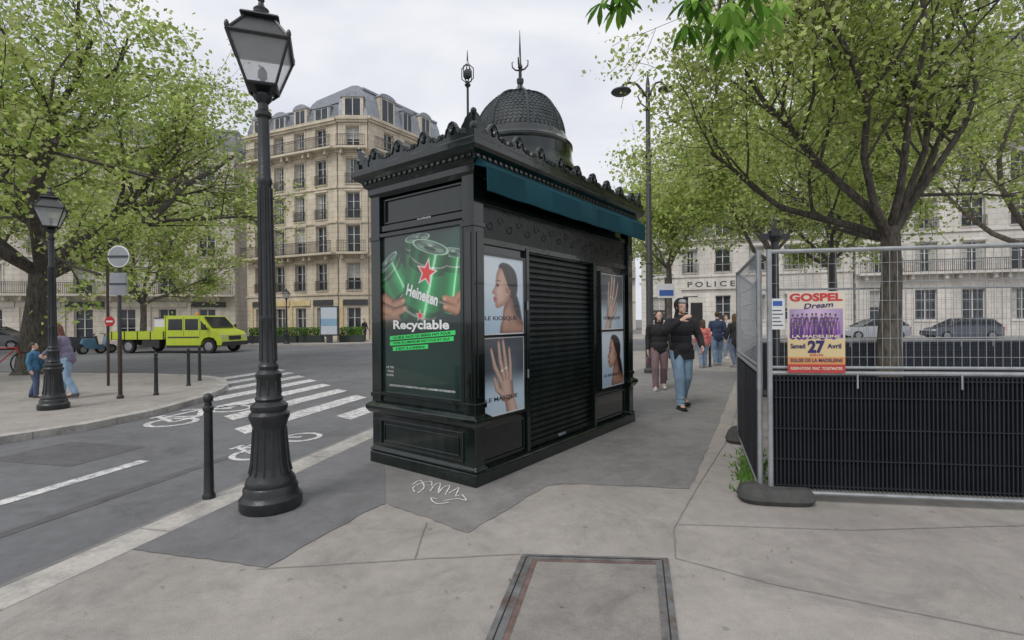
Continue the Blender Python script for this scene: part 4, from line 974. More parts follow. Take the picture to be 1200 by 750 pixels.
# ---------------------------------------------------------------- trees
def leaves(P,size,mats,w=None):
    n=len(P); a=rng.normal(size=(n,3)); a/=np.linalg.norm(a,axis=1)[:,None]
    b=rng.normal(size=(n,3)); b[:,2]+=.9; b-=a*(a*b).sum(1)[:,None]; b/=np.linalg.norm(b,axis=1)[:,None]
    c=np.cross(a,b); s=size*rng.uniform(.6,1.35,size=(n,1))
    V=np.stack([P-c*s*.55,P+np.cross(c,b)*s*.38,P+c*s*.55+b*s*.08,P-np.cross(c,b)*s*.38],1).reshape(-1,3)
    Fq=np.arange(n*4).reshape(n,4); p_=w or [1/len(mats)]*len(mats)
    return fastmesh('crown',V,Fq,rng.choice(len(mats),size=n,p=p_),mats)
def tree(label,base,cen,rad,tr,fork,nleaf,size,seed,mats=LV,wts=None,bark=M_bark,levels=3,limbs=6,lean=(0,0),bare=.12,group='leafy street trees',lspread=.28,limbk=1.0):
    rd=random.Random(seed); e=empty('tree',(base[0],base[1],0),label=label,cat='tree',group=group)
    cen=Vector(cen)-Vector((base[0],base[1],0)); rad=Vector(rad)
    chains=[];tips=[]
    def inside(p,k=1.0):
        q=p-cen; return (q.x/rad.x)**2+(q.y/rad.y)**2+(q.z/rad.z)**2<k
    top=Vector((lean[0],lean[1],fork))
    tp=[Vector((0,0,-.05)),Vector((0,0,.15)),Vector((lean[0]*.2,lean[1]*.2,fork*.35)),Vector((lean[0]*.6+.04,lean[1]*.6,fork*.7)),top]
    chains.append((tp,[tr*1.55,tr*1.15,tr*.95,tr*.85,tr*.78]))
    def br(p,d,L_,r,lev):
        n=6 if lev==0 else (5 if lev==1 else 4); pts=[p];q=p.copy(); d=d.copy()
        for i in range(n):
            d+=Vector((rd.gauss(0,.17),rd.gauss(0,.17),rd.gauss(0,.13)+(.07 if lev<2 else .0))); d.normalize()
            q=q+d*L_/n
            if not inside(q,1.12 if lev<2 else 1.25) and not (lev==0 and i<2): break
            pts.append(q.copy())
        if len(pts)<2: return
        m=len(pts); chains.append((pts,[r*(1-.62*i/(n)) for i in range(m)]))
        if lev>=1:
            for i in range(1,m): tips.append((pts[i-1],pts[i],lev))
        if lev<levels:
            nc=[6,5,4,3][lev]
            for k in range(nc):
                t=rd.uniform(.25,1.0)*(m-1); i=min(int(t),m-2); pp=pts[i].lerp(pts[i+1],t-i)
                ax=Vector((rd.gauss(0,1),rd.gauss(0,1),rd.gauss(0,1))); ax=ax.cross(d).normalized()
                nd=(Matrix.Rotation(R(rd.uniform(25,62)),3,ax)@d)
                br(pp,nd,L_*rd.uniform(.48,.72),r*(1-.55*t/(m))*.5,lev+1)
    for k in range(limbs):
        a=2*math.pi*(k+rd.uniform(-.3,.3))/limbs; el=R(rd.uniform(22,62)) if k else R(78)
        d=Vector((math.cos(a)*math.cos(el),math.sin(a)*math.cos(el),math.sin(el)))
        reach=max(rad.x,rad.y,rad.z)*rd.uniform(.85,1.15)
        br(top-Vector((0,0,rd.uniform(0,.25)*fork*.4)),d,reach,tr*rd.uniform(.42,.6)*limbk,0)
    mb=MB()
    for i,(pts,rr) in enumerate(chains): mb.tube(pts,[max(x_,.005) for x_ in rr],bark,12 if i==0 else (7 if rr[0]>.05 else 4))
    mb.obj('trunk',e,smooth=True)
    T=np.array([[*a,*b] for a,b,l in tips])
    wgt=rng.gamma(1.0,1,len(T)); wgt[rng.random(len(T))<bare]=0; wgt/=wgt.sum(); idx=rng.choice(len(T),size=nleaf,p=wgt)
    t=rng.random((nleaf,1)); P=T[idx,:3]*(1-t)+T[idx,3:]*t+rng.normal(scale=lspread,size=(nleaf,3))*np.array([1,1,.75])
    me=leaves(P,size,mats,wts); o=bpy.data.objects.new('crown',me); link(o,e)
    return e
b=G(38,438)
tree('large plane tree with fresh green leaves and dark spreading limbs',b,(b[0]+.3,b[1],7.2),(7.3,6.0,5.6),.36,3.1,54000,.122,11,limbs=8,bark=M_bark2,wts=[.34,.32,.14,.20],lean=(.3,0),limbk=.85,bare=.2,lspread=.30)
b=G(168,408,-.1)
tree('small roadside tree in front of pale buildings',b,(b[0]+1.0,b[1],6.5),(5.4,4.5,4.2),.2,2.9,12500,.19,12,limbs=6,wts=[.3,.3,.1,.3],bare=.2)
b=(-30,26)
tree('roadside tree behind the crossing',b,(b[0],b[1],7.0),(6.0,4.5,5),.25,3.0,11000,.2,13,limbs=6,bare=.2)
b=(W(1041,375,9.1)[0],9.1)
tree('spreading tree with sparse spring leaves inside the fenced enclosure',b,(b[0]-.1,b[1]+.2,6.6),(4.5,4.0,4.3),.19,3.15,44000,.085,25,limbs=8,bark=M_bark2,wts=[.30,.32,.12,.26],bare=.26,lean=(.05,0),lspread=.21,limbk=.75)
b=(W(905,375,19)[0],19)
tree('round crowned street tree by the police station',b,(b[0]-1.2,b[1],7.9),(4.6,4,4.3),.18,3.9,26000,.128,26,limbs=6,wts=[.33,.32,.13,.22],limbk=.8,bare=.18,lspread=.31)
b=(W(784,375,27)[0],27)
tree('street tree beside the tall street light',b,(b[0]+.6,b[1],8.9),(3.4,3.5,4.7),.18,4.6,18000,.16,27,limbs=6,wts=[.33,.30,.17,.20],limbk=.8,bare=.18,lspread=.31)
b=(W(975,375,21)[0],21)
tree('street tree behind the fenced enclosure',b,(b[0]+1.5,b[1],8.3),(5,4,4.5),.2,4.0,18000,.145,28,limbs=6,wts=[.33,.32,.13,.22],limbk=.8,bare=.18,lspread=.31)
b=(W(1230,375,15)[0],15)
tree('street tree behind the far end of the fence',b,(b[0],b[1],7.8),(5,4,4.6),.22,3.6,20000,.115,29,limbs=6,wts=[.33,.32,.13,.22],limbk=.8,bare=.22)
# overhanging chestnut branch
e=empty('chestnut_branch',(.9,2.9,3.75),label='overhanging chestnut branch with drooping palmate green leaves',cat='branch')
mb=MB(); ends=[]
def E(px,py,Y): q=W(px,py,Y); return Vector(q)-Vector((.9,2.9,3.75))
main=[E(800,-160,3.0),E(830,-60,2.95),E(850,-20,2.9)]
mb.tube(main,[.03,.02,.012],M_bark2,8)
tw=[(730,4,2.9),(712,-4,2.85),(760,-18,2.9),(815,22,2.85),(838,42,2.9),(858,50,2.95),(890,28,2.9),(902,4,2.95),(850,10,2.8),(870,-8,2.85),(830,-4,3.0),(822,4,2.9),(880,14,3.05),(842,28,3.05),(812,-8,3.0),(866,32,2.8)]
for t in tw:
    q=E(*t); src=main[1] if t[0]<800 else main[2]; mid=src.lerp(q,.55)+Vector((0,0,.06)); mb.tube([src,mid,q],[.010,.007,.004],M_bark2,5); ends.append(q)
mb.obj('twig',e)
V=[];FQ=[];MI=[]
rr=random.Random(3)
for q in ends:
    for rep in range(2):
        c=q+Vector((rr.uniform(-.05,.05),rr.uniform(-.06,.06),rr.uniform(-.03,.03))); az=rr.uniform(0,6.28); droop=rr.uniform(.3,1.0); mi=rr.choice([0,1,1,2])
        for k in range(7):
            a=az+(k-3)*R(46); ln=rr.uniform(.095,.145)*(1-.06*abs(k-3)); d=Vector((math.cos(a),math.sin(a)*.8,-droop)).normalized(); sd_=d.cross(Vector((0,0,1))).normalized(); up=sd_.cross(d)
            o=len(V); wv=ln*.17
            row=[(0.0,.08),(.3,.6),(.62,1.0),(.85,.7),(1.0,.05)]
            for (t,ww_) in row:
                cpt=c+d*ln*t-Vector((0,0,ln*.35*t*t)); V+=[cpt-sd_*wv*ww_+up*wv*.35*ww_,cpt,cpt+sd_*wv*ww_+up*wv*.35*ww_]
            for j in range(4):
                FQ+=[(o+j*3,o+j*3+1,o+j*3+4,o+j*3+3),(o+j*3+1,o+j*3+2,o+j*3+5,o+j*3+4)]; MI+=[mi,mi]
me=fastmesh('leaves',np.array([tuple(v) for v in V]),np.array(FQ),np.array(MI),LD); link(bpy.data.objects.new('leaves',me),e)
# ---------------------------------------------------------------- vehicles
M_tyre=mat('tyre',(.015,.015,.016),.8); M_rim=mat('rim',(.3,.3,.31),.35,metal=.6); M_lime=mat('lime_paint',(.50,.60,.03),.35,var=.08,coat=.4); M_tl=mat('tail_lamp',(.4,.02,.02),.3); M_hl=mat('headlamp',(.6,.62,.65),.15); M_chas=mat('chassis',(.03,.03,.03),.6); M_vg=mat('vehicle_glass',(.02,.025,.03),.05); M_org=mat('beacon',(.7,.25,.02),.3)
def wheel(e,x,y,r,name='wheel',s=1):
    g=bpy.data.objects.new(name,None); link(g,e); g.location=(x,y,r)
    RX=Matrix.Rotation(R(90),4,'X')
    mb=MB(); mb.M=RX; mb.lathe([(r*.62,-.09),(r*.95,-.10),(r,-.07),(r,.07),(r*.95,.10),(r*.62,.09)],M_tyre,n=22); mb.obj('tyre',g,smooth=True)
    mb=MB(); mb.M=RX; mb.lathe([(r*.62,-.095),(r*.5,-.105),(.04,-.08),(.03,.08),(r*.5,.105),(r*.62,.095)],M_rim,n=16)
    mb.obj('rim',g,smooth=True)
def side(mb,poly,w,m,y0=None): mb.prism(poly,lambda x,z,k:(x,-w/2 if k==0 else w/2,z),m)
def truck(loc,rz,label):
    e=empty('utility_truck',loc,rz,label=label,cat='truck'); w=2.0
    mb=MB(); side(mb,[(.0,.42),(1.98,.42),(2.02,.62),(2.18,.80),(2.45,.86),(2.72,.80),(2.88,.62),(2.92,.42),(3.15,.42),(3.2,.6),(3.16,.95),(3.0,1.12),(2.55,1.25),(1.95,1.93),(1.75,1.98),(.1,1.98),(.0,1.9)],w,M_lime)
    side(mb,[(.02,.30),(1.95,.30),(1.95,.42),(.0,.42)],w-.06,M_chas)
    for xx in (1.02,1.95): mb.box(xx-.008,xx+.008,-w/2-.004,w/2+.004,.9,1.9,M_chas)
    mb.box(3.18,3.26,-w/2+.05,w/2-.05,.38,.6,M_chas); mb.box(3.16,3.22,-.45,.45,.68,.9,M_chas)
    mb.box(.1,1.9,-w/2-.006,-w/2,.80,.88,M_irong)
    mb.obj('cab',e,bevel=.025)
    for yy in (-1,1):
        for poly in ([(.12,1.22),(.95,1.22),(.95,1.8),(.15,1.8)],[(1.1,1.22),(1.85,1.22),(1.85,1.80),(1.1,1.80)],[(2.0,1.22),(2.42,1.24),(2.0,1.72)]):
            mb=MB(); mb.prism(poly,lambda x,z,k:(x,yy*(w/2+.0055) if k==0 else yy*(w/2-.03),z),M_vg); mb.obj('window',e)
        mb=MB(); mb.box(3.08,3.19,yy*.95-.18*(yy>0),yy*.95+.18*(yy<0),.76,.98,M_hl); mb.obj('headlight',e)
        mb=MB(); mb.tube([(2.3,yy*1.0,1.3),(2.35,yy*1.15,1.35)],.02,M_chas,6); mb.box(2.3,2.38,yy*1.18-.07,yy*1.18+.07,1.22,1.5,M_chas); mb.obj('mirror',e)
    mb=MB(); mb.add([(2.50,-.85,1.31),(2.50,.85,1.31),(1.99,.78,1.89),(1.99,-.78,1.89)],[(0,1,2,3)],M_vg)
    for v in range(4): mb.v[v]=(mb.v[v][0]+.035,mb.v[v][1],mb.v[v][2]+.03)
    mb.obj('windscreen',e)
    mb=MB(); mb.box(-3.3,-.08,-1.0,1.0,.72,.80,M_chas)
    for (a,b_,c,d) in [(-3.3,-.08,-1.02,-.98),(-3.3,-.08,.98,1.02)]:
        mb.box(a,b_,c,d,.74,1.16,M_lime)
        for k in range(5): mb.box(a+.1+k*.76,a+.16+k*.76,c-.012,d+.012,.74,1.16,M_chas)
        for z in (.85,.98,1.10): mb.box(a+.02,b_-.02,c-.008,d+.008,z-.01,z+.01,M_lime)
    mb.box(-3.34,-3.30,-1.02,1.02,.74,1.16,M_lime); mb.box(-3.2,0,-.4,.4,.42,.72,M_chas)
    mb.box(-1.4,-.4,-1.0,-.9,.35,.70,M_chas)
    mb.obj('flatbed',e)
    mb=MB()
    for y in (-.95,-.5,0,.5,.95): mb.box(-.12,-.07,y-.025,y+.025,.8,2.0,M_lime)
    for z in (1.3,1.65,1.97): mb.box(-.13,-.06,-.97,.97,z-.025,z+.025,M_lime)
    mb.obj('headboard',e)
    mb=MB(); mb.box(-.85,-.15,-.8,.8,.805,1.85,M_sw); mb.box(-.88,-.12,-.84,.84,1.85,1.90,M_chas); mb.box(-.86,-.14,-.812,-.80,1.0,1.4,M_lime); mb.obj('tool_box',e,bevel=.02)
    mb=MB(); mb.lathe([(.09,1.98),(.09,2.1),(.03,2.14)],M_org,1.0,0,10); mb.obj('beacon',e)
    for x in (2.45,-2.2):
        for y in (-.92,.92): wheel(e,x,y,.36)
    return e
t=W(214,375,27.0)
truck((t[0]-.1,27.0,-.1),R(-7),'lime green crew cab utility truck with flatbed crossing the junction')
def car(loc,rz,paint,label,kind='hatch'):
    e=empty('parked_car',loc,rz,label=label,cat='car',group='cars parked along the street')
    M_p=mat('car_paint',paint,.3,var=.06,coat=.6)
    H=1.48
    mb=MB()
    def loft(secs,m):
        vs=[];fs=[]
        for x,yw,z0,z1,s_ in secs: vs+=[(x,-yw,z0),(x,-yw,(z0+z1)*.55),(x,-yw*s_,z1),(x,yw*s_,z1),(x,yw,(z0+z1)*.55),(x,yw,z0)]
        for i in range(len(secs)-1):
            for k in range(6): fs.append((i*6+k,i*6+(k+1)%6,i*6+6+(k+1)%6,i*6+6+k))
        fs.append(tuple(range(6))); fs.append(tuple(reversed([len(secs)*6-6+k for k in range(6)]))); mb.add(vs,fs,m)
    loft([(-2.08,.76,.35,.80,.9),(-1.98,.84,.26,.94,.92),(-1.2,.875,.22,.95,.94),(.6,.875,.22,.95,.94),(1.3,.86,.22,.88,.92),(1.9,.80,.26,.72,.9),(2.08,.66,.36,.6,.9)],M_p)
    mb.obj('body',e,smooth=True)
    mb=MB(); loft([(-1.95,.76,.93,.95,.97),(-1.45,.78,.92,H-.06,.80),(-.9,.79,.92,H,.80),(.1,.79,.92,H-.02,.80),(.55,.79,.92,1.25,.85),(1.15,.76,.86,.90,.97)],M_vg); mb.obj('window',e,smooth=True)
    mb=MB(); mb.add([(-1.5,-.60,H-.045),(.15,-.60,H-.005),(.15,.60,H-.005),(-1.5,.60,H-.045)],[(0,1,2,3)],M_p); mb.v=[(a,b_,c+.012) for a,b_,c in mb.v]
    for yy in (-1,1):
        for x0_,x1_ in ((-1.9,-1.5),(-.42,-.38)): mb.bar((x0_,yy*.80,.94),(x1_,yy*.64,H-.04),.06,.03,M_p)
        mb.bar((1.12,yy*.78,.93),(.15,yy*.635,H-.02),.05,.04,M_p)
    mb.obj('roof',e)
    for yy in (-1,1):
        mb=MB(); mb.ell((1.95,yy*.62,.66),(.10,.16,.07),M_hl); mb.obj('headlight',e)
        mb=MB(); mb.box(-2.08,-1.98,yy*.68-.1,yy*.68+.1,.7,.88,M_tl); mb.obj('tail_light',e)
    for x in (1.3,-1.3):
        for y in (-.80,.80): wheel(e,x,y,.31)
for (px,D,c,l,rz) in [(1022,35.5,(.32,.34,.37),'light silver hatchback parked in front of the pale building',R(170)),(1125,33.5,(.05,.06,.08),'dark grey hatchback parked in front of the pale building',R(170)),(-5,31.5,(.08,.08,.09),'dark hatchback parked behind the plane tree',R(15))]:
    q=W(px,375,D); car((q[0],D,-.1),rz,c,l)
M_pl=mat('planter',(.04,.05,.045),.6); M_hedge=leafm('hedge_leaf',(.11,.20,.06))
for k,px in enumerate((305,335,365,412)):
    D=36; q=W(px,375,D); e=empty('planter',(q[0],D,0),label='dark planter box with clipped green hedge',cat='planter',group='planters along the far pavement')
    mb=MB(); mb.box(-.85,.85,-.25,.25,0,.5,M_pl); mb.obj('box',e,bevel=.02)
    P=rng.uniform([-.85,-.3,.5],[.85,.3,1.1],size=(900,3)); me=leaves(P,.11,[M_hedge,LD[0]]); link(bpy.data.objects.new('hedge',me),e)
q=W(386,375,35); e=empty('advertising_panel',(q[0],35,0),label='free standing lit advertising panel on the far pavement',cat='advertising panel')
mb=MB(); mb.box(-.65,.65,-.1,.1,.5,2.6,M_irong); mb.box(-.2,.2,-.08,.08,0,.5,M_irong); mb.obj('housing',e,bevel=.02)
mb=MB(); mb.box(-.57,.57,-.11,-.101,.6,2.5,P_bg); mb.box(-.57,.57,-.115,-.111,1.2,1.7,P_bg2); mb.obj('poster',e)
def scooter(loc,rz,colr,label):
    e=empty('motor_scooter',loc,rz,label=label,cat='scooter',group='scooters parked across the road'); mp_=mat('scooter_paint',colr,.3,coat=.4)
    mb=MB(); side(mb,[(-.75,.55),(-.65,.85),(-.1,.82),(.0,.45),(.35,.40),(.45,.95),(.52,.95),(.62,.35),(.0,.25),(-.5,.3)],.32,mp_); mb.obj('body',e,bevel=.03)
    mb=MB(); side(mb,[(-.7,.84),(-.6,.93),(-.1,.88),(-.08,.82)],.26,M_chas); mb.obj('seat',e)
    mb=MB(); mb.tube([(.48,0,.9),(.40,0,1.05)],.025,M_chas,6); mb.tube([(.38,-.32,1.08),(.42,0,1.04),(.38,.32,1.08)],.018,M_chas,6); mb.obj('handlebar',e)
    for x in (.72,-.6): wheel(e,x,0,.24)
for k,px in enumerate((98,112)): q=W(px,375,26+k*.4); scooter((q[0],26+k*.4,-.1),R(60+k*9),(.04,.04,.05) if k!=1 else (.10,.2,.3),'dark parked motor scooter at the road edge')
def bicycle(loc,rz,label):
    e=empty('bicycle',loc,rz,label=label,cat='bicycle'); mb=MB()
    A=(-.5,0,.34);B=(.52,0,.34);S_=(-.12,0,.36);T_=(-.22,0,.80);H_=(.36,0,.82)
    for a,b_ in ((A,S_),(A,T_),(S_,T_),(S_,H_),(T_,H_),(H_,B)): mb.tube([a,b_],.016,M_sr,6)
    mb.tube([H_,(.33,0,.95)],.014,M_iron,6); mb.obj('frame',e)
    for x in (-.5,.52):
        mb=MB(); pts=[(x+.33*math.cos(t),0,.34+.33*math.sin(t)) for t in [k*math.pi/12 for k in range(25)]]; mb.tube(pts,.018,M_tyre,6)
        for k in range(10): t=k*math.pi/5; mb.tube([(x,0,.34),(x+.32*math.cos(t),0,.34+.32*math.sin(t))],.002,M_galv,3)
        mb.obj('wheel',e)
    mb=MB(); mb.tube([(.33,-.26,.97),(.33,0,.95),(.33,.26,.97)],.013,M_iron,6); mb.obj('handlebar',e)
    mb=MB(); mb.ell((-.24,0,.88),(.13,.06,.03),M_chas); mb.tube([T_,(-.24,0,.87)],.012,M_iron,6); mb.obj('saddle',e)
q=G(4,440); bicycle((q[0],q[1],0),R(8),'red city bicycle standing by the plane tree')
# ---------------------------------------------------------------- people
def remesh(mb,name,vox,parent,m,it=3):
    me=mb.mesh('tmp'); o=bpy.data.objects.new('tmp',me); scene.collection.objects.link(o)
    r=o.modifiers.new('r','REMESH'); r.mode='VOXEL'; r.voxel_size=vox
    s_=o.modifiers.new('s','SMOOTH'); s_.factor=.5; s_.iterations=it
    dg=bpy.context.evaluated_depsgraph_get(); nm=bpy.data.meshes.new_from_object(o.evaluated_get(dg))
    bpy.data.objects.remove(o); nm.name=name; nm.materials.clear(); nm.materials.append(m)
    nm.polygons.foreach_set('use_smooth',[True]*len(nm.polygons)); nm.polygons.foreach_set('material_index',[0]*len(nm.polygons)); nm.update()
    return link(bpy.data.objects.new(name,nm),parent)
def cloth(n,c): return mat(n,c,.85,var=.25,scale=7,bump=.6,bscale=14)
def hand(mb,w_,d,nrm,sd,k=1.0,curl=.5):
    d=Vector(d).normalized(); nrm=Vector(nrm); nrm=(nrm-d*nrm.dot(d)).normalized(); s_=d.cross(nrm)*sd; w_=Vector(w_)
    for i,(o,l) in enumerate([(.030,.070),(.010,.078),(-.010,.073),(-.028,.058)]):
        b0=w_+s_*o*.5*k; b1=w_+d*.085*k+s_*o*k; mb.cap(b0,.015*k,b1,.0125*k,M_skin,8)
        m_=b1+(d+nrm*curl*.6).normalized()*l*.5*k; t_=m_+(d+nrm*curl*1.8).normalized()*l*.5*k
        mb.cap(b1,.010*k,m_,.009*k,M_skin,8); mb.cap(m_,.009*k,t_,.0075*k,M_skin,8)
    a=w_+d*.02*k+s_*.018*k; b_=a+(d*.5+s_*.8+nrm*.3).normalized()*.045*k; c=b_+(d*.9+s_*.3+nrm*.4).normalized()*.035*k
    mb.cap(a,.014*k,b_,.011*k,M_skin,8); mb.cap(b_,.011*k,c,.009*k,M_skin,8)
def person(label,pos,H,heading,topc,botc,shoec,hairc,arms=None,stride=.2,bend=0,vox=.012,hood=False,hair='short',coat=0,child=1.0,crouch=0,group=None,look=0,bulk=1.0,nod=0,shirt=None):
    k=H/1.75; e=empty('person',(pos[0],pos[1],pos[2] if len(pos)>2 else 0),heading,label=label,cat='person',group=group)
    e.scale=(k,k,k)
    mt=cloth('top_cloth',topc); mbm=cloth('bottom_cloth',botc); ms=cloth('shoe',shoec); mh=mat('hair',hairc,.6,var=.3,scale=20)
    hz=.93-crouch
    RB=Matrix.Rotation(R(bend),3,'X')
    def U(q): q=Vector(q)-Vector((0,0,.93)); return RB@q+Vector((0,0,hz))
    arms=arms or [((-.24,.04,1.14),(-.25,-.04,.89)),((.24,-.02,1.14),(.26,-.12,.91))]
    legs=[]
    for sx,fy in ((-1,-stride),(1,stride)):
        az=.085 if fy<=0 else .085+abs(fy)*.35
        kn=Vector((sx*.10,fy*.45-.06-crouch*.6,.50-crouch*.35)); an=Vector((sx*.095,fy,az)); toe=an+Vector((sx*.02,-.17,-.055 if fy<=0 else -.085))
        toe.z=max(toe.z,.03); heel=an+Vector((0,.045,-.045)); legs.append((Vector((sx*.09,0,hz-.02)),kn,an,toe,heel))
    B=MB(); S=M_skin
    for h_,kn,an,toe,heel in legs:
        B.cap(h_,.085,kn,.055,S); B.cap(kn,.055,an,.038,S); B.cap(an,.038,toe,.03,S)
    B.ell(U((0,0,.95)),(.155,.105,.13),S,rot=RB); B.ell(U((0,.01,1.13)),(.13,.09,.16),S,rot=RB); B.ell(U((0,0,1.31)),(.165,.11,.18),S,rot=RB)
    B.cap(U((-.15,.0,1.41)),.06,U((.15,.0,1.41)),.06,S); B.cap(U((0,.01,1.42)),.06,U((0,-.005,1.55)),.05,S)
    hc=U((0,-.02,1.645)); RH=RB@Matrix.Rotation(R(-bend*.5+nod),3,'X')@Matrix.Rotation(R(look),3,'Z')
    def HH(q): return hc+RH@Vector(q)
    B.ell(HH((0,.012,.02)),(.074,.092,.092),S,rot=RH); B.ell(HH((0,-.025,-.045)),(.055,.062,.068),S,rot=RH)
    B.cap(HH((0,-.078,.012)),.009,HH((0,-.098,-.018)),.013,S); B.ell(HH((0,-.08,-.055)),(.024,.012,.009),S,rot=RH); B.ell(HH((0,-.078,-.085)),(.022,.016,.014),S,rot=RH)
    for sx in (-1,1): B.ell(HH((sx*.075,.01,-.01)),(.010,.02,.03),S,rot=RH)
    for (el,wr),sx in zip(arms,(-1,1)):
        sh=U((sx*.185,0,1.41)); el=U(el); wr=U(wr); B.cap(sh,.05,el,.04,S); B.cap(el,.04,wr,.027,S)
        hand(B,wr,wr-el,Vector((-sx,0,.0)) if abs((wr-el).normalized().x)<.8 else Vector((0,-1,0)),-1 if sx<0 else 1,1.08 if hood else 1.0,.5)
    remesh(B,'body',vox*.8,e,M_skin,2)
    C=MB(); bk=bulk
    C.ell(U((0,0,.98)),((.175+coat*.1)*bk,.13*bk,.15),S,rot=RB); C.ell(U((0,.01,1.13)),(.160*bk,.118*bk,.18),S,rot=RB); C.ell(U((0,0,1.30)),(.185*bk,.132*bk,.19),S,rot=RB)
    C.cap(U((-.14*bk,0,1.40)),.070,U((.14*bk,0,1.40)),.070,S); C.cap(U((0,.015,1.42)),.08,U((0,.005,1.48)),.07,S)
    if coat>0: C.cap(U((0,0,1.0)),.17,(0,0,hz-coat),.19,S)
    else: C.cap(U((-.06*bk,0,.90)),.125,U((.06*bk,0,.90)),.125,S)
    for (el,wr),sx in zip(arms,(-1,1)):
        sh=U((sx*.18*bk,0,1.39)); el=U(el); wr=U(wr); C.cap(sh,.068*bk,el,.056*bk,S); C.cap(el,.056*bk,el.lerp(wr,.86),.043*bk,S)
        for q_ in (.2,.45,.7): C.ell(el.lerp(wr,q_),(.058*bk-.012*q_,.058*bk-.012*q_,.03),S)
        for q_ in (.35,.65,.9): C.ell(sh.lerp(el,q_),(.069*bk-.006*q_,.069*bk-.006*q_,.028),S)
    if hood:
        C.ell(HH((0,.060,.035)),(.100,.092,.118),S,rot=RH); C.cap(U((0,.07,1.44)),.09,HH((0,.06,-.06)),.075,S)
        ring=[HH((.088*math.cos(t),-.030+.02*math.sin(t),.03+.108*math.sin(t))) for t in [R(a) for a in range(-20,201,20)]]
        for a_,b_ in zip(ring[:-1],ring[1:]): C.cap(a_,.018,b_,.018,S,8)
        C.box(-.17,.17,-.12,.12,.80,.95,S)
    remesh(C,'jacket',vox,e,mt,2)
    if shirt:
        Q=MB(); Q.cap(U((0,-.125,1.42)),.030,U((0,-.138,1.05)),.038,S); remesh(Q,'shirt',.010,e,cloth('shirt_cloth',shirt),2)
    T=MB()
    T.ell(U((0,0,.93)),(.165,.12,.12),S,rot=RB); lb=1+(bulk-1)*.8
    for h_,kn,an,toe,heel in legs:
        T.cap(h_,.10*lb,kn,.075*lb,S); T.cap(kn,.075*lb,an+Vector((0,.01,.015)),.062*lb,S)
        for q_ in (.75,.9,1.0): T.ell(kn.lerp(an,q_),(.066*lb,.068*lb,.02),S)
    remesh(T,'trousers',vox,e,mbm,2)
    for h_,kn,an,toe,heel in legs:
        Q=MB(); Q.cap(heel,.046,toe,.036,S); Q.cap(an+Vector((0,0,.01)),.046,heel.lerp(toe,.4),.045,S); Q.box(toe.x-.04,heel.x+.04,min(toe.y,heel.y)-.01,max(toe.y,heel.y)+.03,max(0.004,toe.z-.032),toe.z-.012,S); remesh(Q,'shoe',.010,e,ms,1)
    Hh=MB()
    if not hood:
        Hh.ell(HH((0,.028,.035)),(.084,.092,.098),S,rot=RH)
        if hair=='long': Hh.cap(HH((0,.06,.0)),.078,HH((0,.075,-.16)),.07,S); Hh.cap(HH((-.06,.02,0)),.03,HH((-.07,.03,-.15)),.03,S); Hh.cap(HH((.06,.02,0)),.03,HH((.07,.03,-.15)),.03,S)
        remesh(Hh,'hair',vox,e,mh,2)
    else:
        Hh.ell(HH((0,-.012,.082)),(.072,.074,.048),S,rot=RH); remesh(Hh,'cap',.007,e,cloth('cap_cloth',(.34,.34,.35)),1)
    for sx in (-1,1):
        Q=MB(); Q.ell(HH((sx*.029,-.071,.012)),(.009,.008,.004),M_dark,8,6,rot=RH); Q.obj('eye',e,smooth=True)
    return e
def at(px,py,z=0): q=G(px,py,z); return (q[0],q[1],z)
person('man in black hooded jacket and jeans with hand raised to face',at(799,478),1.80,R(8),(.022,.022,.025),(.24,.36,.48),(.02,.02,.022),(.02,.015,.012),
   arms=[((-.36,-.16,1.24),(-.15,-.30,1.43)),((.31,-.02,1.15),(.25,-.20,1.00))],stride=.16,vox=.009,hood=True,bulk=1.14,nod=2)
person('woman in black coat and mauve trousers walking with a bag',at(773,457),1.66,R(-10),(.02,.018,.02),(.20,.13,.14),(.5,.5,.5),(.03,.02,.015),hair='long',stride=.14,vox=.012,bulk=1.12)
q=at(764,455); e=empty('handbag',(q[0]-.02,q[1]-.05,.50),label='small mauve handbag hanging beside the woman in black',cat='handbag')
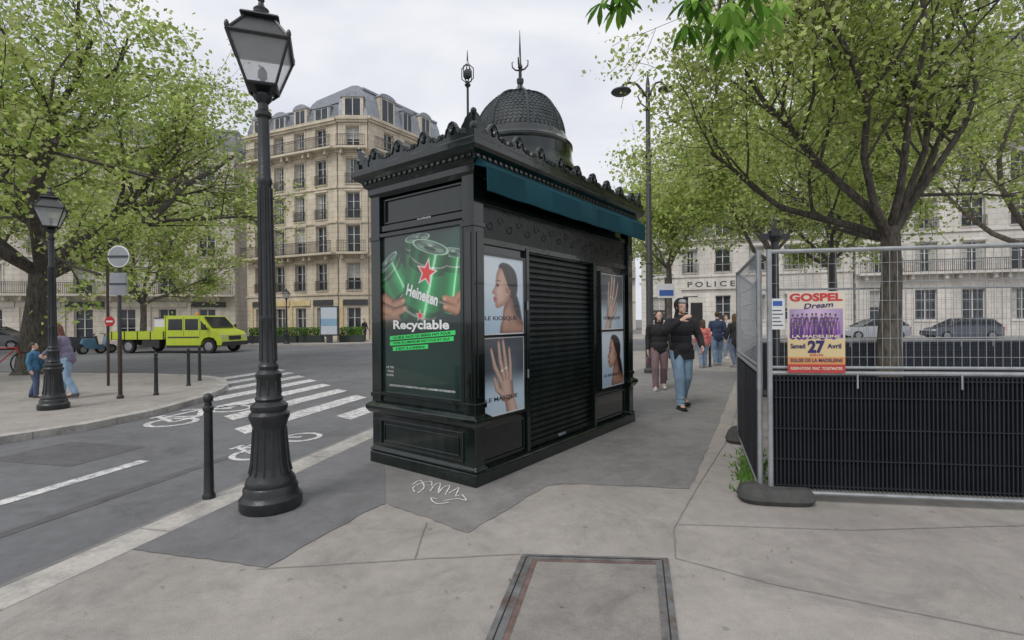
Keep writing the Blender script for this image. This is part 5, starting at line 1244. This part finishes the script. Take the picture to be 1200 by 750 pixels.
mb=MB(); mb.rect(-.11,.11,-.04,.04,[(0,0),(.01,.06),(0,.16),(-.02,.18)],mat('bag_leather',(.16,.10,.13),.5)); mb.obj('body',e,bevel=.02)
mb=MB(); mb.tube([(-.08,0,.17),(-.06,0,.32),(0,0,.38),(.06,0,.32),(.08,0,.17)],.008,M_chas,6); mb.obj('strap',e)
person('child in coral red jacket and blue jeans seen from behind',at(824,431),1.45,R(175),(.68,.20,.18),(.20,.26,.38),(.3,.3,.3),(.08,.045,.025),hair='long',stride=.12,vox=.014,bulk=1.08)
person('adult in navy jacket and blue jeans walking away',at(841,428),1.70,R(170),(.04,.06,.12),(.18,.26,.38),(.4,.4,.4),(.06,.035,.02),stride=.14,vox=.014,bulk=1.08)
person('adult in dark coat and jeans walking away',at(861,430),1.62,R(200),(.03,.03,.035),(.14,.18,.26),(.3,.3,.3),(.12,.07,.035),hair='long',coat=.1,stride=.1,vox=.014,bulk=1.05)
person('person in pale top standing among walkers',at(850,420),1.62,R(30),(.62,.58,.54),(.20,.24,.32),(.5,.5,.5),(.08,.05,.03),hair='long',stride=.08,vox=.014,bulk=1.05)
person('adult in grey lilac jacket and light jeans leaning towards a child',at(80,467),1.52,R(-70),(.20,.18,.26),(.26,.38,.52),(.1,.1,.1),(.16,.07,.04),arms=[((-.24,-.14,1.2),(-.14,-.36,1.12)),((.24,-.14,1.2),(.12,-.36,1.14))],bend=16,hair='long',stride=.16,vox=.012,bulk=1.1)
person('toddler in blue jacket standing beside the adult',at(64,464),.98,R(60),(.10,.14,.26),(.06,.08,.13),(.3,.05,.05),(.10,.05,.03),stride=.08,vox=.014,bulk=1.1)
person('child in blue jacket and dark trousers standing by the street lamp',at(40,466),1.12,R(110),(.06,.18,.31),(.07,.10,.17),(.05,.05,.05),(.06,.035,.02),stride=.1,vox=.014,bulk=1.1)
q=G(401,405,-.1); person('distant person in dark clothes on the far pavement',(q[0],q[1]+5,0),1.7,R(60),(.03,.03,.035),(.03,.03,.04),(.02,.02,.02),(.02,.015,.01),stride=.18,vox=.02)
